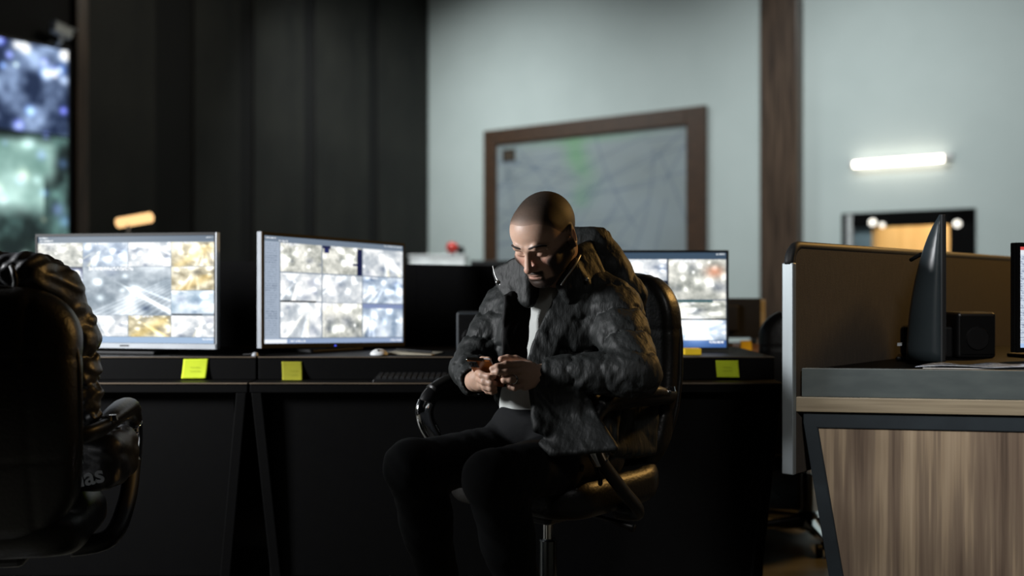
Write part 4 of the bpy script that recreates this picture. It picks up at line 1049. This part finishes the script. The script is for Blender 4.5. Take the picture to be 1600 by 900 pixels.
# right hand: palm up behind the phone, fingers curling round its lower side
bu(rcone(W_R, at(748, 592, 2.700), .024, .025), .015)
bu(rcone(at(748, 594, 2.700), at(750, 583, 2.676), .021, .0130), .012); bu(rcone(at(751, 600, 2.700), at(753, 602, 2.672), .020, .0120), .012)
finger(pp((748, 582, 2.672), (753, 586, 2.636), (764, 588.5, 2.622), (771, 588.5, 2.628)), .0098, .0078)
finger(pp((749, 592, 2.668), (756, 596.5, 2.632), (767, 599, 2.620), (773.5, 599.5, 2.630)), .0096, .0074)
finger(pp((752, 600, 2.668), (758, 605, 2.636), (767, 607.5, 2.624), (773, 607.5, 2.634)), .0090, .0070)
finger(pp((756, 606, 2.674), (762, 611, 2.648), (769, 612.5, 2.638), (774, 612, 2.645)), .0080, .0062)
finger(pp((744, 584, 2.715), (745, 571, 2.728), (754, 563, 2.725), (763, 562, 2.715)), .0125, .0085)

def smooth(a, b, x): t = np.clip((x-a)/(b-a), 0, 1); return t*t*(3-2*t)
def beard_mask(L):
    x, y, z = L.T; ax = np.abs(x)
    side = smooth(-.012, -.040, z-.55*np.maximum(ax-.035, 0))*smooth(.030, .052, ax)*smooth(-.020, .015, y)       # cheeks and jaw
    chin = smooth(-.078, -.090, z)*smooth(.0, .04, y)
    mous = smooth(.030, .024, ax)*smooth(-.0525, -.0565, z)*smooth(.07, .085, y)
    lips = np.exp(-((ax/.020)**4))*np.exp(-(((z+.0715)/.0088)**4))
    return np.clip(np.maximum(np.maximum(side, chin), mous)*(1-lips)*smooth(-.155, -.13, z), 0, 1)
def hair_mask(L):
    x, y, z = L.T; ax = np.abs(x)
    front = smooth(-.026, .034, z-.012-.062*smooth(.005, .076, y))
    back = smooth(.020, -.006, y-.0)*smooth(-.085, -.06, z)
    ear = np.exp(-(((y+.010)/.019)**2+((z+.006)/.028)**2)*1.2)*smooth(.066, .073, ax)
    return np.clip(np.maximum(front, back)*(1-ear), 0, 1)
def nz3(P, f, s=0.): return .5+.5*np.sin(P[:, 0]*f+2*np.sin(P[:, 1]*f*.7+s))*np.sin(P[:, 1]*f*1.1+1.7*np.sin(P[:, 2]*f*.8+s*2))*np.sin(P[:, 2]*f*.93+1.3*np.sin(P[:, 0]*f*.9))
def skin_colour(P):
    L = hl(P); x, y, z = L.T; ax = np.abs(x); n = nz3(P, 160)*.5+nz3(P, 420, 2)*.5
    c = np.array((.52, .335, .245))*(1+.12*(n-.5))[:, None]
    red = np.exp(-(((ax-.04)/.02)**2+((z+.03)/.02)**2))*(y > .03)+.8*np.exp(-((x/.016)**2+((z+.04)/.014)**2))*(y > .09)
    c = c*(1-.20*red[:, None]*np.array((.1, 1., 1.)))
    lips = np.exp(-((ax/.021)**4))*np.exp(-(((z+.0715)/.0095)**4))*(y > .085)
    c = c*(1-lips[:, None]*.6)+lips[:, None]*.6*np.array((.30, .135, .115))
    head = (np.abs(L) < .16).all(1)
    hm = hair_mask(L)*head; bm_ = beard_mask(L)*head
    c = c*(1-.45*hm[:, None])+.45*hm[:, None]*np.array((.10, .065, .042))
    c = c*(1-.55*bm_[:, None])+.55*bm_[:, None]*np.array((.06, .038, .027))
    under = np.exp(-(((ax-.032)/.016)**2+((z+.014)/.006)**2))*(y > .06); c = c*(1-.12*under[:, None])
    brow = np.exp(-((ax-.032)/.024)**4)*np.exp(-(((z-.022-.004*np.sin(ax*60))/.0055)**2))*(y > .055)
    c = c*(1-.35*brow[:, None])+.35*brow[:, None]*np.array((.03, .02, .015))
    return c
M['skin'] = vmat('skin', .48, spec=.45, bump=.06)
hb = [Hw(*q) for q in ((-.13, -.15, -.16), (.13, -.15, -.16), (-.13, .15, -.16), (.13, .15, -.16), (-.13, -.15, .15), (.13, -.15, .15), (-.13, .15, .15), (.13, .15, .15))]
hlo, hhi = np.min(hb, 0), np.max(hb, 0)
sdf_obj('body', BODY, (-.42, 2.40, -.02), (.50, 3.16, 1.34), .0030, M['skin'], man, proj=(hlo, hhi), colour=skin_colour)
# cropped hair, beard, eyebrows: thin shells that dive under the skin where they end
def shell(mask, th, dive): return lambda P: -(th*mask(hl(P))-dive*(1-mask(hl(P))))
def hair_colour(P):
    L = hl(P); n = nz3(P, 700)*.5+nz3(P, 1500, 3)*.5; t = smooth(.25, 1., hair_mask(L))*(1-.22*smooth(.0, .075, L[:, 1])*smooth(.0, .05, L[:, 2])); t = t[:, None]
    return skin_colour(P)*(1-t)+np.array((.034, .024, .017))*t*(.45+1.1*n)[:, None]
M['hair'] = vmat('cropped_hair', .62, spec=.35)
BUZZ = list(HEAD)
def cut_shell(name, mask, th, dive, colour, cut, label):
    """thin layer cut away wherever it would lie under the skin"""
    P, Q = surfnet(HEAD+[('post', 0, shell(mask, th, dive))], hlo, hhi, .0030)
    P = project(HEAD+[('post', 0, shell(mask, th, dive))], P)
    mk = mask(hl(P)); ok = (mk[Q] > cut).any(1) & ((np.abs(hl(P)) < .155).all(1))[Q].all(1); Q = Q[ok]
    used = np.unique(Q); mp_ = np.full(len(P), -1); mp_[used] = np.arange(len(used)); P, Q = P[used], mp_[Q]
    o = put(name, P, Q, M['hair'], man, smooth=True, label=label); set_pic(o.data, colour(P)); return o
cut_shell('hair', hair_mask, .0016, .002, hair_colour, .25, 'very short cropped dark hair')
def beard_colour(P):
    n = nz3(P, 700)*.5+nz3(P, 1500, 3)*.5; t = smooth(.3, .95, beard_mask(hl(P)))[:, None]
    return skin_colour(P)*(1-t)+np.array((.034, .022, .016))*t*(.6+.8*n)[:, None]
cut_shell('beard', beard_mask, .0016, .0015, beard_colour, .3, 'short dark beard')
for s_ in (-1, 1):
    bp_ = [Hw(*q) for q in ((s_*.013, .0995, .0215), (s_*.024, .1005, .0255), (s_*.036, .0960, .0275), (s_*.047, .0865, .0240), (s_*.055, .0760, .0175))]
    MB().tube(spline(bp_, 5), [.0016+.0018*math.sin(math.pi*min(.9, (i+2)/24)) for i in range(21)], 8, flat=1.0).make('eyebrow', M['brow'] if 'brow' in M else M.setdefault('brow', mat('eyebrow_hair', (.022, .015, .012), .8)), man, smooth=True)
# ring
q = pp((804.5, 592.6, 2.628), (801.5, 592.9, 2.621)); q = [np.array(q[0]), np.array(q[1])]
MB().tube(q, .0109, 18, cap=False).make('ring', M['ring'], man, smooth=True).modifiers.new('thick', 'SOLIDIFY').thickness = -.0012

# ---------------------------------------------------------------- clothes
# t-shirt
TS = [('u', 0, bell((0, .048, .90), (.160, .112, .18))), ('u', .05, bell((0, .075, .715), (.150, .122, .135))), ('u', .03, rcone(B(0, .038, .99), B(.0, .048, 1.045), .085, .070))]
TS += [('s', .006, rcone(B(0, .05, 1.05), B(0, .08, 1.16), .064, .075)), ('s', .004, lambda P: P[:, 2]-.695)]
TS += [('post', 0, lambda P: .0022*np.sin(P[:, 0]*46+P[:, 2]*30+2*np.sin(P[:, 2]*23))*np.sin(P[:, 1]*38+P[:, 2]*52))]
sdf_obj('tshirt', TS, B(-.05, 0, .60)-A(.25, .25, 0), B(0, 0, 1.16)+A(.25, .25, 0), .006, M['tshirt'], man, label='pale grey t-shirt')
# trousers
TQ = [('u', 0, bell((0, .015, .60), (.172, .140, .105)))]
for H_, K_, N_ in ((HIP_L, KNEE_L, ANK_L), (HIP_R, KNEE_R, ANK_R)):
    TQ += [('u', .05, rcone(H_, K_, .092, .066)), ('u', .03, rcone(K_, N_+A(0, 0, .01), .067, .050)), ('u', .04, ell(N_+(K_-N_)*.7-BF*.015, (.062, .062, .10)))]
TQ += [('u', .04, bell((0, .118, .668), (.150, .098, .074))), ('s', .004, lambda P: .748-P[:, 2]), ('s', .004, lambda P: P[:, 2]-.085)]
TQ += [('post', 0, lambda P: .0016*np.sin(P[:, 0]*70+P[:, 1]*40+2.5*np.sin(P[:, 2]*31+P[:, 0]*20))*np.sin(P[:, 1]*55-P[:, 2]*46))]
sdf_obj('trousers', TQ, (-.42, 2.36, .04), (.46, 3.2, .80), .0065, M['trousers'], man, label='black trousers')
for N_ in (ANK_L, ANK_R):
    S = [('u', 0, rcone(N_+A(0, 0, -.025)-BF*.02, N_+BF*.16+A(0, 0, -.048), .050, .040)), ('u', .02, rcone(N_+A(0, 0, .04), N_+A(0, 0, -.02), .050, .052)), ('s', .004, lambda P: P[:, 2]-.002)]
    sdf_obj('shoe', S, N_-A(.26, .3, .1), N_+A(.2, .2, .12), .007, M['shoe'], man)

# jacket
q1 = (.115, .010)
JO = [('u', 0, bell((0, .035, .89), (.200, .148, .185), (.088, .0065))), ('u', .05, bell((0.01, .040, .72), (.200, .158, .15), (.088, .0065))),
      ('u', .06, rcone(B(-.16, .02, .985), B(.16, .02, .985), .082)), ('u', .05, rcone(B(-.10, .02, 1.03), B(.10, .015, 1.04), .060, .066))]
JS = [('u', .022, rcone(B(.180, .025, .985), E_L, .078, .064, (.085, .0065, .02))), ('u', .012, rcone(E_L, W_L+(E_L-W_L)*.06, .064, .047, (.085, .0042, .01))),
      ('u', .022, rcone(B(-.180, .025, .975), E_R, .076, .060, (.085, .0065, .03))), ('u', .012, rcone(E_R, W_R+(E_R-W_R)*.10, .058, .044, (.07, .0065, .01)))]
def fpix(px, py, f):      # chest plane at distance f in front of the spine: (l,u) of a pixel
    d = A((px-800)/FPX, 1, (450-py)/FPX); o = A(0, 0, HC); t = (f-(o-O_)@BF)/(d@BF); p = o+t*d
    return ((p-O_)@BL, p[2])
opening = [fpix(800, 385, .12), fpix(901, 405, .10), fpix(878, 450, .15), fpix(840, 520, .19), fpix(815, 585, .20), fpix(818, 650, .18), fpix(845, 740, .16), fpix(700, 740, .16), fpix(742, 640, .18), fpix(776, 590, .20), fpix(797, 545, .20), fpix(797, 480, .17), fpix(812, 450, .15), fpix(790, 415, .12)]
cutf = poly_prism(opening, O_, BL, A(0, 0, 1), BF, .055, .60)
inner = [bell((0, .050, .90), (.172, .124, .19)), bell((0, .077, .715), (.164, .136, .15)), rcone(B(0, .045, .99), B(0, .06, 1.16), .078, .080)]
JK = list(JO)+[('s', .008, cutf)]+[('s', .006, f) for f in inner]+JS
# hollow cuffs for the wrists
dL = (W_L-E_L)/np.linalg.norm(W_L-E_L); dR = (W_R-E_R)/np.linalg.norm(W_R-E_R)
JK += [('s', .004, rcone(W_L-dL*.045, W_L+dL*.05, .033, .036)), ('s', .004, rcone(W_R-dR*.05, W_R+dR*.05, .033, .036))]
JK += [('s', .006, lambda P: P[:, 2]-.60)]
# left front skirt lying over the thigh with its turned-out corner
def at2(*q): return at(*q)
JK += [('u', .02, quad(at(832, 596, 2.685), at(905, 600, 2.66), at(900, 690, 2.62), at(840, 668, 2.625), .014)),
       ('u', .010, quad(at(914, 624, 2.66), at(960, 700, 2.545), at(862, 709, 2.590), at(848, 694, 2.625), .010)),
       ('u', .02, quad(at(905, 610, 2.69), at(960, 640, 2.74), at(955, 700, 2.72), at(915, 680, 2.68), .016)),
       ('u', .04, quad(at(930, 585, 2.80), at(1015, 590, 2.96), at(1010, 700, 2.97), at(945, 700, 2.80), .030)),
       ('u', .012, quad(at(882, 446, 2.80), at(843, 522, 2.772), at(872, 532, 2.762), at(910, 462, 2.785), .009)), ('u', .010, quad(at(843, 522, 2.772), at(816, 594, 2.755), at(850, 602, 2.745), at(872, 532, 2.762), .009))]
def wrinkle(P):
    a = np.sin(P[:, 0]*58+P[:, 2]*34+2.2*np.sin(P[:, 2]*27+P[:, 1]*19)); b = np.sin(P[:, 1]*49-P[:, 2]*61+1.8*np.sin(P[:, 0]*37))
    c = np.sin((P[:, 0]+P[:, 1])*120+3*np.sin(P[:, 2]*50)+2*np.sin(P[:, 0]*70))
    return .0018*a*b+.0012*c*(.5+.5*a)
JK += [('post', 0, wrinkle)]
jk = sdf_obj('jacket', JK, (-.30, 2.48, .56), (.50, 3.26, 1.18), .0034, M['jacket'], man, label='black padded winter jacket worn open')
# stand-up collar leaves and the hood lying behind the neck
CO = [('u', 0, quad(at(826, 398, 2.80), at(778, 424, 2.865), at(797, 466, 2.82), at(826, 470, 2.785), .013)), ('u', .012, quad(at(776, 428, 2.87), at(781, 446, 2.85), at(800, 470, 2.81), at(797, 440, 2.83), .010)),
      ('u', .02, quad(at(826, 398, 2.80), at(826, 470, 2.785), at(850, 440, 2.98), at(850, 390, 3.02), .016)),
      ('u', .02, quad(at(898, 418, 2.80), at(876, 446, 2.775), at(890, 470, 2.78), at(925, 455, 2.80), .013)),
      ('u', .02, quad(at(898, 410, 2.82), at(925, 400, 2.86), at(950, 450, 2.84), at(885, 452, 2.78), .014)),
      ('u', .03, quad(at(905, 395, 2.86), at(930, 380, 2.94), at(950, 440, 2.92), at(910, 430, 2.84), .020))]
CO += [('post', 0, lambda P: wrinkle(P)*.6)]
sdf_obj('collar', CO, at(760, 480, 2.9)-A(.05, .25, .03), at(970, 360, 2.9)+A(.06, .25, .05), .0042, M['jacket'], jk)
HO = [('u', 0, rcone(at(893, 385, 2.97), at(928, 381, 2.96), .052, .050)), ('u', .03, rcone(at(928, 385, 2.96), at(950, 418, 2.93), .052, .058)), ('u', .03, rcone(at(945, 415, 2.97), at(880, 420, 3.06), .062, .062)),
      ('u', .03, rcone(at(893, 385, 2.98), at(868, 392, 3.03), .050, .048)), ('u', .03, rcone(at(962, 430, 2.93), at(985, 462, 2.91), .045, .05)),
      ('s', .010, lambda P: zt_at(1, 353, 2.96)-P[:, 2])]
HO += [('s', .012, rcone(Hw(0, -.02, -.04), B(0, .03, 1.05), .085, .075)), ('s', .012, hp(ell((0, -.014, .02), (.090, .112, .105))))]
HO += [('post', 0, lambda P: wrinkle(P)*1.1)]
sdf_obj('hood', HO, (-.02, 2.74, .98), (.44, 3.2, 1.28), .0045, M['jacket'], jk, label='hood lying bunched behind the neck')
sdf_obj('lining', [('u', 0, quad(at(790, 464, 2.790), at(829, 448, 2.822), at(815, 600, 2.765), at(784, 602, 2.745), .007)), ('post', 0, lambda P: wrinkle(P)*1.2)], at(770, 620, 2.68)-A(0, .03, 0), at(850, 430, 2.9), .004, M['jacket_lining'], jk)
# zips, snaps, toggles
MB().tube(spline(pp((907, 399, 2.80), (901, 411, 2.775), (892, 424, 2.76), (883, 436, 2.752), (877, 446, 2.748)), 5), .0022, 8, flat=1.6).make('zip', M['zip'], jk, smooth=True)
MB().tube(spline(pp((770, 415, 2.86), (773, 428, 2.855), (779, 441, 2.84), (788, 454, 2.82), (798, 465, 2.80)), 5), .0016, 8).make('zip', M['zip'], jk, smooth=True)
for q in ((917, 436, 2.765), (777, 441, 2.835), (795, 460, 2.80)):
    c = at(*q); MB().tube([c+A(0, .006, 0), c, c-A(0, .003, 0)], [.0055, .0055, .003], 14).make('snap_button', M['zip'], jk, smooth=True)
g = MB(); g.tube(spline(pp((925, 700, 2.70), (929, 722, 2.685), (936, 748, 2.675)), 5), .0055, 8); g.make('drawcord', M['jacket'], jk, smooth=True)
for q in ((938, 753, 2.672), (951, 706, 2.66), (909, 731, 2.66)):
    c = at(*q); MB().tube([c+A(0, 0, .009), c+A(0, 0, .006), c-A(0, 0, .006), c-A(0, 0, .010)], [.003, .0065, .0065, .003], 12).make('cord_stop', M['black_plastic'], jk, smooth=True)

# ---------------------------------------------------------------- phone in his hands
r = thing('phone', at(750, 590, 2.64), 'phone in an amber case held in both hands of the seated man', 'phone')
pc = at(729, 562, 2.638); px_ = A(.90, -.375, -.03); px_ /= np.linalg.norm(px_)     # px_: across the back, pl: towards its top end, nb: out of its back
pl = A(-.28, -.72, .60); pl -= px_*(pl@px_); pl /= np.linalg.norm(pl); nb = np.cross(px_, pl)
PT = lambda q: tuple(pc+px_*q[0]+pl*q[1]+nb*q[2])
W2, L2 = .066, .122
MB().box(0, W2, -L2, 0, -.0045, .001, PT).make('case', M['amber'], r, bevel=.003, seg=3)
MB().box(.001, W2-.001, -L2+.001, .0012, -.0078, -.0045, PT).make('body', M['silver_plastic'], r, bevel=.001)
MB().box(.003, W2-.003, -L2+.004, -.003, -.0084, -.0078, PT).make('screen', M['black_plastic'], r)
MB().box(.0, W2*.72, .0002, .0016, -.0075, .0012, PT).make('edge_trim', M['chrome'], r, bevel=.0005)
MB().box(.003, .027, -.030, -.004, .001, .0032, PT).make('camera_bump', M['black_plastic'], r, bevel=.001)
for a, b in ((.009, -.010), (.009, -.023), (.020, -.016)): MB().tube([PT((a, b, .0032)), PT((a, b, .0042))], .0042, 12).make('lens', M['chrome'], r)

# ================================================================ jacket draped over the left chair
r = thing('padded_jacket', (-1.1, 2.42, .6), 'black padded jacket draped over the back of the chair at the left edge', 'jacket')
DJ = [('u', 0, rcone(at(-90, 430, 2.34), at(45, 432, 2.36), .060, .052)), ('u', .03, rcone(at(-90, 440, 2.46), at(60, 446, 2.46), .085, .072)), ('u', .03, rcone(at(45, 432, 2.36), at(88, 452, 2.44), .050, .050)),
      ('u', .04, rcone(at(80, 458, 2.46), at(112, 520, 2.50), .062, .062)), ('u', .02, rcone(at(112, 520, 2.50), at(126, 640, 2.48), .060, .048, (.07, .008, .01))),
      ('u', .05, rcone(at(-40, 480, 2.52), at(60, 640, 2.52), .075, .07)), ('s', .01, lambda P: P[:, 2]-.70)]
def wr2(P):
    a = np.sin(P[:, 0]*84+P[:, 2]*30+2*np.sin(P[:, 2]*41)); b = np.sin(P[:, 2]*70+P[:, 1]*45+2*np.sin(P[:, 0]*33)); return .0038*a*(.4+.6*b)+.0022*np.sin(P[:, 0]*190+3*np.sin(P[:, 2]*60))
DJ += [('post', 0, wr2)]
dj = sdf_obj('shell', DJ, (-1.5, 2.2, .66), (-.85, 2.72, 1.16), .0045, M['dark_jacket'], r)
MB().tube(spline([at(18, 416, 2.295)+A(0, 0, 0), at(22, 428, 2.285), at(24, 440, 2.29), at(22, 452, 2.30)], 5), .006, 8).make('drawcord', M['jacket'], r, smooth=True)
MB().tube([at(118, 634, 2.49), at(128, 642, 2.485)], [.05, .048], 16).make('cuff', M['jacket_lining'], r, smooth=True)
# sports bag on the seat of the left chair
bx, by, bz0 = -1.135, 2.62, .535
r = thing('sports_bag', (bx, by, bz0), 'black sports bag with a grey printed emblem on the seat of the left chair', 'bag')
a = math.radians(6); Rz = np.array(Matrix.Rotation(a, 3, 'Z')); TB = rotz(a, (bx, by, bz0))
SB = [('u', 0, rbox((bx, by, bz0+.075), (.155, .115, .072), .045, Rz)), ('post', 0, lambda P: .003*np.sin(P[:, 0]*60+P[:, 2]*40+2*np.sin(P[:, 2]*50))*np.sin(P[:, 1]*50+P[:, 2]*33))]
sdf_obj('shell', SB, (bx-.24, by-.2, bz0-.02), (bx+.24, by+.2, bz0+.2), .006, M['bag'], r)
MB().tube(spline([TB((-.08, -.10, .10)), TB((-.07, -.05, .19)), TB((.07, -.05, .19)), TB((.08, -.10, .10))], 8), .009, 10).make('handle', M['bag'], r, smooth=True)
MB().tube(spline([TB((-.13, 0, .147)), TB((0, 0, .152)), TB((.13, 0, .147))], 5), .004, 8).make('zip', M['chrome'], r, smooth=True)
cu = bpy.data.curves.new('print', 'FONT'); cu.body = 'adidas'; cu.size = .060; cu.align_x = 'RIGHT'; cu.extrude = .0008; cu.offset = .0012
to = bpy.data.objects.new('tmp', cu); COL.objects.link(to); bpy.context.view_layer.update()
me = bpy.data.meshes.new_from_object(to.evaluated_get(bpy.context.evaluated_depsgraph_get())); bpy.data.objects.remove(to)
tilt = math.radians(12); fr_ = -.119
def LG(q): x, z = q[0]*math.cos(tilt)-q[1]*math.sin(tilt), q[0]*math.sin(tilt)+q[1]*math.cos(tilt); return TB((.125+x, fr_-q[2], .035+z))
put('printed_word', [LG((v.co.x, v.co.y, v.co.z)) for v in me.vertices], [tuple(p.vertices) for p in me.polygons], M['logo'], r)
g = MB()
for k, (x0, h) in enumerate(((-.105, .015), (-.082, .028), (-.059, .041))):     # three slanted bars above the word
    w_ = .018; sh = h*.5
    g.prism([LG(p) for p in ((x0, .054, .0), (x0+w_, .054, .0), (x0+w_, .054+h*.55, .0), (x0-.010, .054+h, .0))], A(0, -.0015, 0))
g.make('printed_emblem', M['logo'], r)

# ================================================================ LIGHT
w = bpy.data.worlds.new('world'); SC.world = w; w.use_nodes = True
w.node_tree.nodes['Background'].inputs[0].default_value = (.35, .42, .5, 1); w.node_tree.nodes['Background'].inputs[1].default_value = .002
def area(name, loc, tgt, sx, sy, col, pw, spread=180):
    l = bpy.data.lights.new(name, 'AREA'); l.shape = 'RECTANGLE'; l.size = sx; l.size_y = sy; l.color = col; l.energy = pw; l.spread = math.radians(spread)
    o = bpy.data.objects.new(name, l); COL.objects.link(o); o.location = V(loc)
    d = V(tgt)-V(loc); o.rotation_euler = d.to_track_quat('-Z', 'Y').to_euler(); return o
area('key_light', (-3.0, 2.25, 1.72), (.05, 2.75, .95), .6, .6, (.97, .98, 1.), 165)
area('desk_fill', (.75, .2, 2.6), (1.25, 2.8, .55), .4, .4, (1., .97, .93), 3.6, 42)  # added unseen fill for the right desk and the notes
area('warm_light', (2.95, 4.35, 2.55), (.6, 3.0, .95), .3, .3, (1., .56, .16), 50)
for k, (t, pw) in enumerate(((-5., 27), (0.5, 82), (6.6, 98))):
    p = A(*wb(t, 6.2, 4.2)); q = A(*wb(t, .7, 0)); area('wall_wash', p, q, 2.2, .8, (.92, .98, .98), pw*1.25, 115)
p = A(*wb((td0+td1)/2, 3.1, -1.4)); area('corridor_light', p, (p[0], p[1], 0), 1.2, .5, (1., .9, .74), 90)
p = A(*wl(6.0, 6.2, 4.0)); area('panel_wash', p, A(*wl(5.4, 2.2, 0)), 1.5, .8, (1., .95, .82), 26, 140)  # added unseen light reaching the dark panels and the security camera
area('cabinet_fill', (-.6, 7.6, 5.2), (-.7, 10.2, 1.2), .5, .5, (.92, .98, .98), 20, 40)  # added unseen light to brighten the white cabinet

# ================================================================ CAMERA
cam = bpy.data.cameras.new('camera'); co = bpy.data.objects.new('camera', cam); COL.objects.link(co)
co.location = (0, 0, HC); co.rotation_euler = (math.pi/2, 0, 0); cam.sensor_width = 36; cam.lens = 36.0
cam.dof.use_dof = True; cam.dof.focus_distance = 2.78; cam.dof.aperture_fstop = 1.45
SC.camera = co
SC.view_settings.view_transform = 'Standard'; SC.view_settings.look = 'None'; SC.view_settings.gamma = 1.0; SC.view_settings.exposure = 0.0
SC.view_settings.use_curve_mapping = False
